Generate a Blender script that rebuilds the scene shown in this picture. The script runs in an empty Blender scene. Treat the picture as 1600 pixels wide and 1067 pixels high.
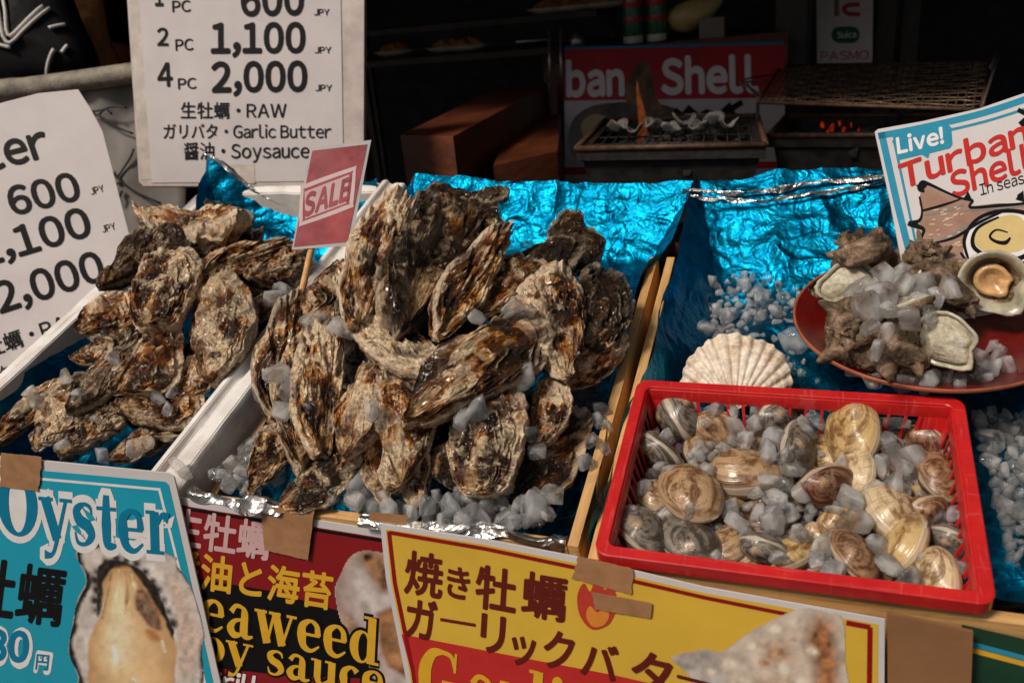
import bpy, bmesh, math, random
import numpy as np
from mathutils import Vector, Matrix, geometry

SC = bpy.context.scene
COL = SC.collection

# ------------------------------------------------------------------ camera
F_PX, CX, CY = 1300.0, 800.0, 533.5          # focal length and centre in photo pixels (1600 wide)
def nz(v): return v / np.linalg.norm(v)
def _d(px, py): return np.array([(px - CX) / F_PX, -(py - CY) / F_PX, -1.0])
_X = -nz(_d(-2900, 370)); _T = nz(_d(1268, -595)); _T = nz(_T - _X * np.dot(_X, _T)); _N = np.cross(_X, _T)
TILT = math.radians(16.5)                      # the trays slope up towards the back by 16.5 degrees
_Y = math.cos(TILT) * _T - math.sin(TILT) * _N
_Z = math.sin(TILT) * _T + math.cos(TILT) * _N
ROT = np.array([_X, _Y, _Z])
CAM = np.array([0, 0, 1.35])
FW, UP, RT = ROT @ np.array([0, 0, -1.]), ROT @ np.array([0, 1., 0]), ROT @ np.array([1., 0, 0])
AX, AT, AN = ROT @ _X, ROT @ _T, ROT @ _N     # along the stall, up the slope, off the slope
AZ = np.array([0, 0, 1.])
def ray(px, py): return ROT @ _d(px, py)
P0 = CAM + ray(905, 860) * 0.72
def W(a, b, h): return P0 + AX * a + AT * b + AN * h
def loc(p): q = np.asarray(p) - P0; return np.array([q @ AX, q @ AT, q @ AN])

cam_d = bpy.data.cameras.new("camera"); cam = bpy.data.objects.new("camera", cam_d); COL.objects.link(cam)
cam.matrix_world = Matrix([[RT[i], UP[i], -FW[i], CAM[i]] for i in range(3)] + [[0, 0, 0, 1]])
cam_d.sensor_width = 36; cam_d.lens = F_PX / 1600 * 36
cam_d.clip_start = 0.05; cam_d.clip_end = 500
cam_d.dof.use_dof = True; cam_d.dof.focus_distance = 0.90; cam_d.dof.aperture_fstop = 7.0
SC.camera = cam

# ------------------------------------------------------------------ world, sun, exposure
SUN_EL, SUN_AZ = math.radians(50), math.radians(213)   # azimuth clockwise from +Y: behind and left of the camera
world = bpy.data.worlds.new("World"); SC.world = world; world.use_nodes = True
wn = world.node_tree.nodes; wl = world.node_tree.links
sky = wn.new("ShaderNodeTexSky"); sky.sky_type = 'NISHITA'; sky.sun_disc = False
sky.sun_elevation = SUN_EL; sky.sun_rotation = SUN_AZ; sky.air_density = 1.0; sky.dust_density = 5.0; sky.ozone_density = 0.6
oc = wn.new('ShaderNodeHueSaturation'); oc.inputs['Saturation'].default_value = .35      # high thin cloud: a nearly neutral sky
wl.new(sky.outputs[0], oc.inputs['Color']); wl.new(oc.outputs[0], wn["Background"].inputs[0]); wn["Background"].inputs[1].default_value = 0.05
sun_d = bpy.data.lights.new("sun", 'SUN'); sun_d.energy = 3.3; sun_d.angle = math.radians(12); sun_d.color = (1.0, 0.89, 0.76)
sun = bpy.data.objects.new("sun", sun_d); COL.objects.link(sun)
sdir = Vector((math.sin(SUN_AZ) * math.cos(SUN_EL), math.cos(SUN_AZ) * math.cos(SUN_EL), math.sin(SUN_EL)))
sun.rotation_euler = sdir.to_track_quat('Z', 'Y').to_euler()
SC.view_settings.view_transform = 'Standard'; SC.view_settings.look = 'None'
SC.view_settings.exposure = -0.2; SC.view_settings.gamma = 1.0
SC.render.engine = 'CYCLES'
cy = SC.cycles
cy.use_denoising = True
cy.max_bounces = 9; cy.transmission_bounces = 8; cy.glossy_bounces = 4; cy.diffuse_bounces = 4
cy.transparent_max_bounces = 8; cy.caustics_refractive = False; cy.caustics_reflective = False

# ------------------------------------------------------------------ numpy noise
def _hash(ix, iy, iz, seed):
    n = (ix.astype(np.int64) * 374761393 + iy.astype(np.int64) * 668265263 + iz.astype(np.int64) * 2147483647 + seed * 1274126177) & 0xFFFFFFFF
    n = ((n ^ (n >> 13)) * 1274126177) & 0xFFFFFFFF
    n = ((n ^ (n >> 16)) * 2246822519) & 0xFFFFFFFF
    return ((n ^ (n >> 15)) & 0xFFFFFF) / float(0xFFFFFF) * 2 - 1
def noise3(x, y, z, seed=0):
    x, y, z = np.broadcast_arrays(np.asarray(x, float), np.asarray(y, float), np.asarray(z, float))
    ix, iy, iz = np.floor(x), np.floor(y), np.floor(z)
    fx, fy, fz = x - ix, y - iy, z - iz
    u, v, w = [t * t * t * (t * (t * 6 - 15) + 10) for t in (fx, fy, fz)]
    r = 0
    for dx in (0, 1):
        for dy in (0, 1):
            for dz in (0, 1):
                r = r + _hash(ix + dx, iy + dy, iz + dz, seed) * (u if dx else 1 - u) * (v if dy else 1 - v) * (w if dz else 1 - w)
    return r
def fbm(x, y, z, seed=0, oct=3, gain=.5):
    r, a, f = 0, 1., 1.
    for k in range(oct):
        r = r + a * noise3(x * f, y * f, z * f, seed + k * 17); a *= gain; f *= 2.03
    return r
def ridge(x, y, z, seed=0, oct=3, gain=.5):
    r, a, f = 0, 1., 1.
    for k in range(oct):
        r = r + a * (1 - 2 * np.abs(noise3(x * f, y * f, z * f, seed + k * 31))); a *= gain; f *= 2.1
    return r
def sstep(a, b, x):
    t = np.clip((x - a) / (b - a), 0, 1); return t * t * (3 - 2 * t)

# ------------------------------------------------------------------ mesh helpers
def link(name, me, mat=None, parent=None, smooth=False):
    o = bpy.data.objects.new(name, me); COL.objects.link(o)
    if mat is not None and not me.materials: me.materials.append(mat)
    if smooth: me.polygons.foreach_set("use_smooth", [True] * len(me.polygons))
    if parent is not None: o.parent = parent
    return o
def np_mesh(name, verts, quads, tris=None):
    me = bpy.data.meshes.new(name)
    verts = np.asarray(verts, dtype=np.float32)
    nq = len(quads); nt = 0 if tris is None else len(tris)
    me.vertices.add(len(verts)); me.vertices.foreach_set("co", verts.ravel())
    me.loops.add(nq * 4 + nt * 3)
    li = np.asarray(quads, dtype=np.int32).ravel()
    if nt: li = np.concatenate([li, np.asarray(tris, dtype=np.int32).ravel()])
    me.loops.foreach_set("vertex_index", li)
    me.polygons.add(nq + nt)
    st = np.concatenate([np.arange(nq) * 4, nq * 4 + np.arange(nt) * 3]).astype(np.int32)
    me.polygons.foreach_set("loop_start", st)
    me.update(calc_edges=True); me.validate()
    return me
def grid_quads(n, m, wrap=False, off=0, flip=False):
    """n rows x m columns; wrap closes the columns."""
    i = np.arange(n - 1)[:, None]; j = np.arange(m if wrap else m - 1)[None, :]
    j2 = (j + 1) % m
    q = np.stack([i * m + j, i * m + j2, (i + 1) * m + j2, (i + 1) * m + j], -1).reshape(-1, 4) + off
    return q[:, ::-1] if flip else q
def attr(me, name, vals):
    a = me.attributes.new(name, 'FLOAT', 'POINT'); a.data.foreach_set("value", np.asarray(vals, dtype=np.float32).ravel())
def tag(o, label, cat, group=None, kind=None):
    if label: o['label'] = label
    if cat: o['category'] = cat
    if group: o['group'] = group
    if kind: o['kind'] = kind
    return o
def thing(name, p, label, cat, group=None):
    o = bpy.data.objects.new(name, None); COL.objects.link(o); o.location = p; o.empty_display_size = .02
    bpy_parent_fix[o.name] = Vector(p)
    return tag(o, label, cat, group)
bpy_parent_fix = {}
def put(o, parent):
    """parent keeping the world position of geometry built in world space (things are never rotated)"""
    o.parent = parent
    off = Vector((0, 0, 0)); q = parent
    while q is not None:
        off += Vector(q.location); q = q.parent
    o.location = Vector(o.location) - off
    return o
class MB:
    def __init__(s): s.v = []; s.f = []
    def add(s, vs, fs):
        k = len(s.v); s.v += [tuple(map(float, v)) for v in vs]; s.f += [tuple(i + k for i in f) for f in fs]
    def hexa(s, c):   # 8 corners: bottom 4 (ccw from above), top 4
        s.add(c, [(3, 2, 1, 0), (4, 5, 6, 7), (0, 1, 5, 4), (1, 2, 6, 5), (2, 3, 7, 6), (3, 0, 4, 7)])
    def tbox(s, a0, a1, b0, b1, h0, h1):   # box in tray coordinates
        s.hexa([W(a0, b0, h0), W(a1, b0, h0), W(a1, b1, h0), W(a0, b1, h0), W(a0, b0, h1), W(a1, b0, h1), W(a1, b1, h1), W(a0, b1, h1)])
    def box(s, x0, x1, y0, y1, z0, z1):
        s.hexa([(x0, y0, z0), (x1, y0, z0), (x1, y1, z0), (x0, y1, z0), (x0, y0, z1), (x1, y0, z1), (x1, y1, z1), (x0, y1, z1)])
    def tube(s, pts, r, n=8, cap=True):
        pts = [np.asarray(p, float) for p in pts]; k = len(pts)
        rr = r if hasattr(r, '__len__') else [r] * k
        t0 = nz(pts[1] - pts[0]); u = nz(np.cross(t0, [0.3, 0.2, 1.0] if abs(t0[2]) < .9 else [1, 0, 0]))
        vs = []
        for i, p in enumerate(pts):
            t = nz(pts[min(i + 1, k - 1)] - pts[max(i - 1, 0)])
            u = nz(u - t * (u @ t)); w = np.cross(t, u)
            for j in range(n):
                an = 2 * math.pi * j / n; vs.append(p + (u * math.cos(an) + w * math.sin(an)) * rr[i])
        fs = [(i * n + j, i * n + (j + 1) % n, (i + 1) * n + (j + 1) % n, (i + 1) * n + j) for i in range(k - 1) for j in range(n)]
        if cap: fs += [tuple(range(n))[::-1], tuple((k - 1) * n + j for j in range(n))]
        s.add(vs, fs)
    def build(s, name, mat, parent=None, bevel=0, smooth=False, seg=2, center=True, subdiv=0):
        me = bpy.data.meshes.new(name); me.from_pydata(s.v, [], s.f); me.update()
        if bevel or subdiv:
            bm = bmesh.new(); bm.from_mesh(me)
            if subdiv: bmesh.ops.subdivide_edges(bm, edges=bm.edges[:], cuts=subdiv, use_grid_fill=True)
            if bevel:
                es = [e for e in bm.edges if len(e.link_faces) == 2 and e.calc_face_angle(0) > .5]
                bmesh.ops.bevel(bm, geom=es, offset=bevel, segments=seg, profile=.6, affect='EDGES', clamp_overlap=True)
            bm.to_mesh(me); bm.free()
        o = bpy.data.objects.new(name, me); COL.objects.link(o); me.materials.append(mat)
        if smooth or bevel: me.polygons.foreach_set("use_smooth", [True] * len(me.polygons))
        if bevel and not smooth: 
            try: me.set_sharp_from_angle(angle=math.radians(50))
            except Exception: pass
        if center:
            c = np.mean(np.array(s.v), 0)
            me.transform(Matrix.Translation(-Vector(c))); o.location = c
        if parent is not None: put(o, parent)
        return o

# ------------------------------------------------------------------ materials
class NT:
    def __init__(s, name):
        s.m = bpy.data.materials.new(name); s.m.use_nodes = True
        s.n = s.m.node_tree.nodes; s.l = s.m.node_tree.links
        s.b = s.n["Principled BSDF"]; s.out = s.n["Material Output"]
    def new(s, t, **kw):
        x = s.n.new(t)
        for k, v in kw.items():
            if k.startswith('i_'):
                x.inputs[k[2:].replace('_', ' ')].default_value = v
            else: setattr(x, k, v)
        return x
    def set(s, **kw):
        for k, v in kw.items():
            i = s.b.inputs[k.replace('_', ' ')]
            if hasattr(v, 'is_output') or hasattr(v, 'links'): s.l.new(v, i)
            else: i.default_value = v if not (isinstance(v, tuple) and len(v) == 3) else (*v, 1)
        return s
    def coord(s, which='Object'):
        return s.new("ShaderNodeTexCoord").outputs[which]
    def geo_pos(s): return s.new("ShaderNodeNewGeometry").outputs['Position']
    def noise(s, vec, scale, detail=4, rough=.55, dist=0., fac=True):
        x = s.new("ShaderNodeTexNoise"); s.l.new(vec, x.inputs['Vector'])
        x.inputs['Scale'].default_value = scale; x.inputs['Detail'].default_value = detail
        x.inputs['Roughness'].default_value = rough; x.inputs['Distortion'].default_value = dist
        return x.outputs['Fac' if fac else 'Color']
    def voro(s, vec, scale, feature='F1', out='Distance', rand=1.):
        x = s.new("ShaderNodeTexVoronoi"); x.feature = feature; s.l.new(vec, x.inputs['Vector'])
        x.inputs['Scale'].default_value = scale; x.inputs['Randomness'].default_value = rand
        return x.outputs[out]
    def ramp(s, fac, stops, interp='LINEAR'):
        x = s.new("ShaderNodeValToRGB"); s.l.new(fac, x.inputs[0]); x.color_ramp.interpolation = interp
        e = x.color_ramp.elements
        while len(e) < len(stops): e.new(.5)
        for q, (p, c) in zip(e, stops):
            q.position = p; q.color = (c, c, c, 1) if not hasattr(c, '__len__') else (*c, 1) if len(c) == 3 else c
        return x.outputs[0]
    def mix(s, fac, a, b, mode='MIX'):
        x = s.new("ShaderNodeMix"); x.data_type = 'RGBA'; x.blend_type = mode; x.clamp_factor = True
        for v, i in ((fac, x.inputs[0]), (a, x.inputs[6]), (b, x.inputs[7])):
            if hasattr(v, 'links'): s.l.new(v, i)
            else: i.default_value = (*v, 1) if hasattr(v, '__len__') and len(v) == 3 else v
        return x.outputs[2]
    def math(s, op, a, b=0., c=0.):
        x = s.new("ShaderNodeMath"); x.operation = op
        for v, i in zip((a, b, c), x.inputs):
            if hasattr(v, 'links'): s.l.new(v, i)
            else: i.default_value = v
        return x.outputs[0]
    def attr(s, name, kind='GEOMETRY'):
        x = s.new("ShaderNodeAttribute"); x.attribute_type = kind; x.attribute_name = name; return x.outputs['Fac']
    def mapv(s, vec, scale=(1, 1, 1), rot=(0, 0, 0), loc=(0, 0, 0)):
        x = s.new("ShaderNodeMapping"); s.l.new(vec, x.inputs[0]); x.inputs['Scale'].default_value = scale
        x.inputs['Rotation'].default_value = rot; x.inputs['Location'].default_value = loc; return x.outputs[0]
    def bump(s, h, strength=.4, dist=.002, normal=None):
        x = s.new("ShaderNodeBump"); s.l.new(h, x.inputs['Height']); x.inputs['Strength'].default_value = strength
        x.inputs['Distance'].default_value = dist
        if normal is not None: s.l.new(normal, x.inputs['Normal'])
        return x.outputs[0]
    def sep(s, v):
        x = s.new("ShaderNodeSeparateColor"); s.l.new(v, x.inputs[0]); return x.outputs
def srgb(r, g, b):
    return tuple(((c / 255) / 12.92 if c / 255 <= .04045 else ((c / 255 + .055) / 1.055) ** 2.4) for c in (r, g, b))
MAT = {}
def plain(name, col, rough=.5, metal=0., mottle=.12, mscale=40., bump=.0, bscale=200., spec=.5, coat=0., wear=None):
    """base colour with a slight procedural mottle, so that no surface is perfectly even"""
    if name in MAT: return MAT[name]
    t = NT(name); p = t.geo_pos()
    n = t.noise(p, mscale, 5, .6)
    dark = tuple(c * (1 - mottle * 1.3) for c in col); lite = tuple(min(1, c * (1 + mottle * .8)) for c in col)
    c = t.ramp(n, [(.3, dark), (.7, lite)])
    if wear is not None:
        w = t.ramp(t.noise(p, mscale * .7, 8, .7), [(.56, 0), (.66, 1)]); c = t.mix(t.math('MULTIPLY', w, wear[1]), c, wear[0])
    t.set(Base_Color=c, Metallic=metal, Roughness=t.ramp(t.noise(p, mscale * 2.3, 3), [(.3, max(0, rough - .1)), (.7, min(1, rough + .1))]))
    t.b.inputs['Specular IOR Level'].default_value = spec
    t.b.inputs['Coat Weight'].default_value = coat; t.b.inputs['Coat Roughness'].default_value = .2
    if bump: t.set(Normal=t.bump(t.noise(p, bscale, 4), bump, .002))
    MAT[name] = t.m; return t.m

def mat_oyster():
    t = NT("oyster_shell"); p = t.coord('Object')
    info = t.new("ShaderNodeObjectInfo"); oc = t.sep(info.outputs['Color']); tone, rust, pale = oc[0], oc[1], oc[2]
    rnd = info.outputs['Random']
    off = t.new("ShaderNodeVectorMath", operation='SCALE'); off.inputs[0].default_value = (7.3, 3.1, 5.7)
    rsc = t.math('MULTIPLY', rnd, 9.0); t.l.new(rsc, off.inputs['Scale'])
    ad = t.new("ShaderNodeVectorMath", operation='ADD'); t.l.new(p, ad.inputs[0]); t.l.new(off.outputs[0], ad.inputs[1]); q = ad.outputs[0]
    s, fr, fl, ag, rel = t.attr('growth'), t.attr('edge'), t.attr('flake'), t.attr('around'), t.attr('relief')
    # streaks that run out from the hinge
    cb = t.new("ShaderNodeCombineXYZ"); t.l.new(t.math('MULTIPLY', ag, 11.0), cb.inputs[0]); t.l.new(t.math('MULTIPLY', s, 2.2), cb.inputs[1]); t.l.new(rsc, cb.inputs[2])
    streak = t.noise(cb.outputs[0], 2.6, 6, .68, .5)
    n1 = t.noise(q, 3.0, 7, .66, .9); n2 = t.noise(q, 10, 8, .74, .6); n3 = t.noise(q, 38, 6, .78)
    big = t.noise(q, 1.5, 3, .5, .6)
    v = t.math('ADD', t.math('MULTIPLY', n1, .30), t.math('MULTIPLY', streak, .40)); v = t.math('ADD', v, t.math('MULTIPLY', fl, .22)); v = t.math('ADD', v, t.math('MULTIPLY', t.math('SUBTRACT', big, .36), .55))
    v = t.math('ADD', v, t.math('MULTIPLY', t.math('SUBTRACT', n2, .5), .30))
    v = t.math('ADD', v, t.math('MULTIPLY', t.math('SUBTRACT', .60, tone), .10))
    v = t.math('MULTIPLY_ADD', v, 1.9, -.545)
    v = t.math('ADD', v, t.math('MULTIPLY', t.math('SUBTRACT', rel, .50), .50))  # relief shading put into the colour: raised parts lighter, hollows darker
    c = t.ramp(v, [(.38, (.012, .007, .005)), (.45, (.070, .029, .011)), (.51, (.20, .092, .036)), (.57, (.43, .245, .115)), (.63, (.72, .52, .32)), (.72, (.90, .79, .61))])
    violet = t.ramp(n2, [(.38, (.035, .022, .018)), (.5, (.17, .110, .085)), (.62, (.44, .33, .26))])
    c = t.mix(t.ramp(t.noise(q, 4.2, 5, .65, .6), [(.51, 0), (.58, .7)]), c, violet)
    rs = t.math('MULTIPLY', t.ramp(t.noise(q, 4.5, 6, .7, .8), [(.47, 0), (.57, .8)]), rust)
    c = t.mix(rs, c, t.ramp(n2, [(.36, (.060, .018, .005)), (.5, (.26, .095, .024)), (.62, (.52, .28, .11))]))
    # pale chalky patches
    pw = t.math('MULTIPLY', t.ramp(t.math('ADD', t.noise(q, 2.6, 9, .72, 1.2), t.math('MULTIPLY', pale, .075)), [(.575, 0), (.605, 1)]), t.math('MINIMUM', t.math('MULTIPLY', pale, 2.2), 1.))
    c = t.mix(pw, c, t.ramp(n3, [(.36, (.42, .31, .19)), (.5, (.76, .66, .50)), (.65, (.90, .84, .72))]))
    # dark growth (algae, mud)
    dk = t.math('MULTIPLY', t.ramp(t.math('ADD', t.noise(q, 2.2, 9, .70, .7), t.math('MULTIPLY', tone, .13)), [(.53, 0), (.59, 1)]), tone)
    dk = t.math('MAXIMUM', dk, t.math('MULTIPLY', t.math('SUBTRACT', tone, .75), 3.2)); dk = t.math('MULTIPLY', dk, t.math('SUBTRACT', 1.0, t.math('MULTIPLY', pw, .9)))
    c = t.mix(t.math('MULTIPLY', dk, .93), c, t.ramp(n3, [(.38, (.005, .004, .003)), (.52, (.022, .016, .010)), (.66, (.085, .068, .040))]))
    c = t.mix(t.math('MULTIPLY', t.ramp(rel, [(.22, .95), (.47, 0)]), t.ramp(n2, [(.38, 1), (.60, .45)])), c, (.016, .010, .006))   # hollows darkened: shade put into the shell colour
    # thin pale flake edges and pale hinge
    e = t.math('MULTIPLY', t.ramp(fr, [(.70, 0), (.96, 1)]), t.ramp(n2, [(.40, .0), (.54, .9)]))
    c = t.mix(t.math('MULTIPLY', e, t.math('SUBTRACT', 1.0, t.math('MULTIPLY', tone, .55))), c, (.80, .68, .50))
    c = t.mix(t.math('MULTIPLY', t.ramp(s, [(.06, .75), (.22, 0)]), t.ramp(n3, [(.36, .2), (.55, 1)])), c, (.66, .52, .34))
    rm = t.math('MULTIPLY', t.ramp(s, [(.86, 0), (.95, 1)]), t.ramp(t.noise(q, 5, 5, .65), [(.40, .15), (.52, .95)]))
    c = t.mix(t.math('MULTIPLY', rm, t.math('SUBTRACT', 1.0, t.math('MULTIPLY', tone, .6))), c, (.84, .74, .60))
    sp = t.ramp(t.voro(q, 19), [(.10, 1), (.17, 0)])
    c = t.mix(t.math('MULTIPLY', sp, .6), c, t.ramp(n2, [(.42, (.02, .014, .01)), (.5, (.34, .26, .18)), (.58, (.74, .66, .54))]))
    fine = t.ramp(n3, [(.34, (.45, .42, .40)), (.48, (1.1, 1.08, 1.05)), (.62, (1.6, 1.55, 1.45))])
    c = t.mix(.85, c, fine, 'MULTIPLY')
    hs = t.new('ShaderNodeHueSaturation'); hs.inputs['Hue'].default_value = .488; hs.inputs['Saturation'].default_value = 1.34; hs.inputs['Value'].default_value = 1.2; t.l.new(c, hs.inputs['Color']); c = hs.outputs[0]
    h = t.math('ADD', t.math('MULTIPLY', n2, .8), t.math('MULTIPLY', n3, .75))
    h = t.math('ADD', h, t.math('MULTIPLY', t.noise(cb.outputs[0], 8, 5, .75), .8))
    h = t.math('ADD', h, t.math('MULTIPLY', t.noise(q, 120, 3, .7), .2))
    t.set(Base_Color=c, Roughness=t.ramp(n2, [(.38, .16), (.62, .46)]), Normal=t.bump(h, .7, .030))
    t.b.inputs['Specular IOR Level'].default_value = .30
    t.b.inputs['Coat Weight'].default_value = .36; t.b.inputs['Coat Roughness'].default_value = .07
    return t.m
def mat_clam():
    t = NT("clam_shell"); p = t.coord('Object')
    info = t.new("ShaderNodeObjectInfo"); oc = t.sep(info.outputs['Color']); rnd = info.outputs['Random']
    s, ag = t.attr('growth'), t.attr('around')
    cb = t.new("ShaderNodeCombineXYZ"); t.l.new(t.math('MULTIPLY', s, 4.2), cb.inputs[0]); t.l.new(t.math('MULTIPLY', ag, 1.2), cb.inputs[1]); t.l.new(t.math('MULTIPLY', rnd, 40.), cb.inputs[2])
    band = t.noise(cb.outputs[0], 1.4, 3, .6, .15)
    cb2 = t.new("ShaderNodeCombineXYZ"); t.l.new(t.math('MULTIPLY', s, 1.2), cb2.inputs[0]); t.l.new(t.math('MULTIPLY', ag, 6.), cb2.inputs[1]); t.l.new(t.math('MULTIPLY', rnd, 90.), cb2.inputs[2])
    radial = t.noise(cb2.outputs[0], 2.5, 4, .6)
    col = info.outputs['Color']
    c = t.mix(t.ramp(band, [(.40, 0), (.58, 1)]), t.mix(1., col, (.34, .25, .19), 'MULTIPLY'), t.mix(.10, col, (.82, .66, .44)))
    c = t.mix(t.ramp(radial, [(.52, 0), (.66, .55)]), c, t.mix(1., col, (.45, .30, .2), 'MULTIPLY'))
    fine = t.new("ShaderNodeMath", operation='SINE'); t.l.new(t.math('MULTIPLY', s, 240.), fine.inputs[0])
    c = t.mix(t.math('MULTIPLY', t.ramp(fine.outputs[0], [(.2, 1), (.8, 0)]), .20), c, (.06, .04, .025))
    c = t.mix(t.ramp(t.noise(p, 4, 6, .7), [(.54, 0), (.68, .35)]), c, (.62, .48, .32))
    c = t.mix(t.ramp(s, [(.03, .7), (.2, 0)]), c, (.55, .36, .22))
    c = t.mix(t.ramp(s, [(.955, 0), (.99, .55)]), c, (.66, .55, .42))
    t.set(Base_Color=c, Roughness=.24, Normal=t.bump(t.math('ADD', fine.outputs[0], t.math('MULTIPLY', t.noise(p, 18, 5, .7), 2.)), .18, .010))
    t.b.inputs['Coat Weight'].default_value = .3; t.b.inputs['Coat Roughness'].default_value = .12
    return t.m
def mat_ice():
    t = NT("ice"); p = t.coord('Object'); info = t.new("ShaderNodeObjectInfo")
    ad = t.new("ShaderNodeVectorMath", operation='ADD'); t.l.new(p, ad.inputs[0]); t.l.new(t.math('MULTIPLY', info.outputs['Random'], 31.), ad.inputs[1]); q = ad.outputs[0]
    n = t.noise(q, 1.3, 2, .45, .3)
    cloudy = t.ramp(n, [(.40, .05), (.62, .30)])                 # frosty cores and clear rims
    t.set(Base_Color=(.98, .98, .98), Roughness=t.ramp(t.noise(q, 2.6, 4), [(.38, .02), (.62, .12)]), Normal=t.bump(t.noise(q, 1.9, 2, .4), .18, .08))
    t.b.inputs['IOR'].default_value = 1.31; t.b.inputs['Transmission Weight'].default_value = 1.0
    ss = t.new("ShaderNodeBsdfPrincipled"); ss.inputs['Base Color'].default_value = (.96, .945, .92, 1); ss.inputs['Subsurface Weight'].default_value = 1.0
    ss.inputs['Subsurface Radius'].default_value = (1, 1, 1); ss.inputs['Subsurface Scale'].default_value = .009; ss.inputs['Roughness'].default_value = .12; ss.inputs['IOR'].default_value = 1.31
    tp = t.new("ShaderNodeBsdfTransparent"); tp.inputs[0].default_value = (.95, .95, .95, 1)
    m1 = t.new("ShaderNodeMixShader"); m1.inputs[0].default_value = .55; t.l.new(t.b.outputs[0], m1.inputs[1]); t.l.new(tp.outputs[0], m1.inputs[2])
    m2 = t.new("ShaderNodeMixShader"); t.l.new(cloudy, m2.inputs[0]); t.l.new(m1.outputs[0], m2.inputs[1]); t.l.new(ss.outputs[0], m2.inputs[2])
    t.l.new(m2.outputs[0], t.out.inputs[0])
    return t.m
def mat_foil(name, c0, c1, rough=.24):
    t = NT(name); p = t.geo_pos()
    n = t.noise(p, 55, 5, .6, .4)
    # creases: folded noise
    f1 = t.math('ABSOLUTE', t.math('SUBTRACT', t.noise(p, 30, 2, .5, .9), .5)); f2 = t.math('ABSOLUTE', t.math('SUBTRACT', t.noise(p, 85, 2, .5, .6), .5))
    h = t.math('ADD', t.math('MULTIPLY', f1, .8), t.math('MULTIPLY', f2, .30))
    h = t.math('ADD', h, t.math('MULTIPLY', t.noise(p, 420, 2, .5), .02))
    t.set(Base_Color=t.ramp(n, [(.3, c0), (.7, c1)]), Metallic=1.0, Roughness=t.ramp(t.noise(p, 30, 4), [(.3, rough), (.7, rough + .16)]), Normal=t.bump(h, .60, .011))
    return t.m
def mat_wood(name, c0, c1, scale=1., rough=.6, axis=(4, 60, 60), dirt=.4):
    t = NT(name); p = t.geo_pos()
    # rotate world space so that the grain follows the slope
    rx = t.mapv(p, rot=(-TILT, 0, 0)); v = t.mapv(rx, scale=axis)
    n = t.noise(v, scale, 6, .62, .8); k = t.noise(v, scale * 6, 3, .6)
    c = t.ramp(n, [(.32, c0), (.66, c1)])
    c = t.mix(t.ramp(k, [(.5, 0), (.75, .5)]), c, tuple(x * .55 for x in c0))
    c = t.mix(t.math('MULTIPLY', t.ramp(t.noise(p, 23, 7, .7), [(.55, 0), (.7, 1)]), dirt), c, (.07, .045, .028))
    t.set(Base_Color=c, Roughness=rough, Normal=t.bump(n, .35, .003)); return t.m
def mat_styro():
    t = NT("white_foam"); p = t.geo_pos()
    v = t.voro(p, 260, 'DISTANCE_TO_EDGE')
    c = t.ramp(t.noise(p, 18, 7, .65), [(.36, (.66, .60, .55)), (.60, (.86, .83, .80))])
    c = t.mix(t.ramp(t.noise(p, 60, 8, .75), [(.62, 0), (.74, .55)]), c, (.36, .25, .17))
    t.set(Base_Color=c, Roughness=.6, Normal=t.bump(t.math('ADD', t.ramp(v, [(0, 0), (.12, 1)]), t.math('MULTIPLY', t.noise(p, 35, 5), 1.2)), .22, .0018)); return t.m
def mat_plastic_red():
    t = NT("red_plastic"); p = t.geo_pos()
    sc = t.ramp(t.noise(t.mapv(p, scale=(300, 26, 26), rot=(.4, .3, .9)), 1., 3, .6), [(.60, 0), (.66, 1)]); s2 = t.ramp(t.noise(t.mapv(p, scale=(24, 280, 24), rot=(.1, .6, .3)), 1., 3, .6), [(.62, 0), (.67, 1)])
    scr = t.math('MAXIMUM', sc, s2)
    c = t.ramp(t.noise(p, 22, 6, .65), [(.3, (.44, .008, .010)), (.7, (.60, .018, .016))])
    c = t.mix(t.math('MULTIPLY', scr, .10), c, (.78, .22, .20)); c = t.mix(t.math('MULTIPLY', t.ramp(t.noise(p, 16, 8, .75), [(.58, 0), (.70, 1)]), .45), c, (.16, .012, .010))
    t.set(Base_Color=c, Roughness=t.math('ADD', t.ramp(t.noise(p, 60, 5, .7), [(.3, .26), (.7, .46)]), t.math('MULTIPLY', scr, .2)),
          Normal=t.bump(t.math('ADD', t.noise(p, 40, 3), t.math('MULTIPLY', scr, -.3)), .15, .0012)); return t.m
def mat_shell(name, stops, scale=14, bump=.8, dist=.004):
    t = NT(name); p = t.geo_pos(); n = t.noise(p, scale * 4, 8, .7, .5); m = t.noise(p, scale * 18, 5, .7)
    c = t.ramp(n, stops)
    c = t.mix(.7, c, t.ramp(m, [(.3, (.45, .42, .40)), (.6, (1.1, 1.05, 1.))]), 'MULTIPLY')
    t.set(Base_Color=c, Roughness=.55, Normal=t.bump(t.math('ADD', n, t.math('MULTIPLY', m, .6)), bump, dist)); return t.m
def mat_print(name, stops, scale=30, dist=.5, rough=.32):
    """printed colour picture: a mottled tone under a gloss film"""
    t = NT(name); p = t.geo_pos(); n = t.noise(p, scale, 6, .6, dist)
    t.set(Base_Color=t.ramp(n, stops), Roughness=rough); t.b.inputs['Coat Weight'].default_value = .3; t.b.inputs['Coat Roughness'].default_value = .15; return t.m
def ink(name, col, rough=.4): return plain("ink_" + name, col, .55, mottle=.06, mscale=60, spec=.18)
def emis(name, col, st):
    t = NT(name); p = t.geo_pos()
    t.set(Base_Color=(.02, .01, .005), Emission_Color=t.ramp(t.noise(p, 60, 3), [(.35, tuple(c * .25 for c in col)), (.65, col)]), Emission_Strength=st); return t.m

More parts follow.
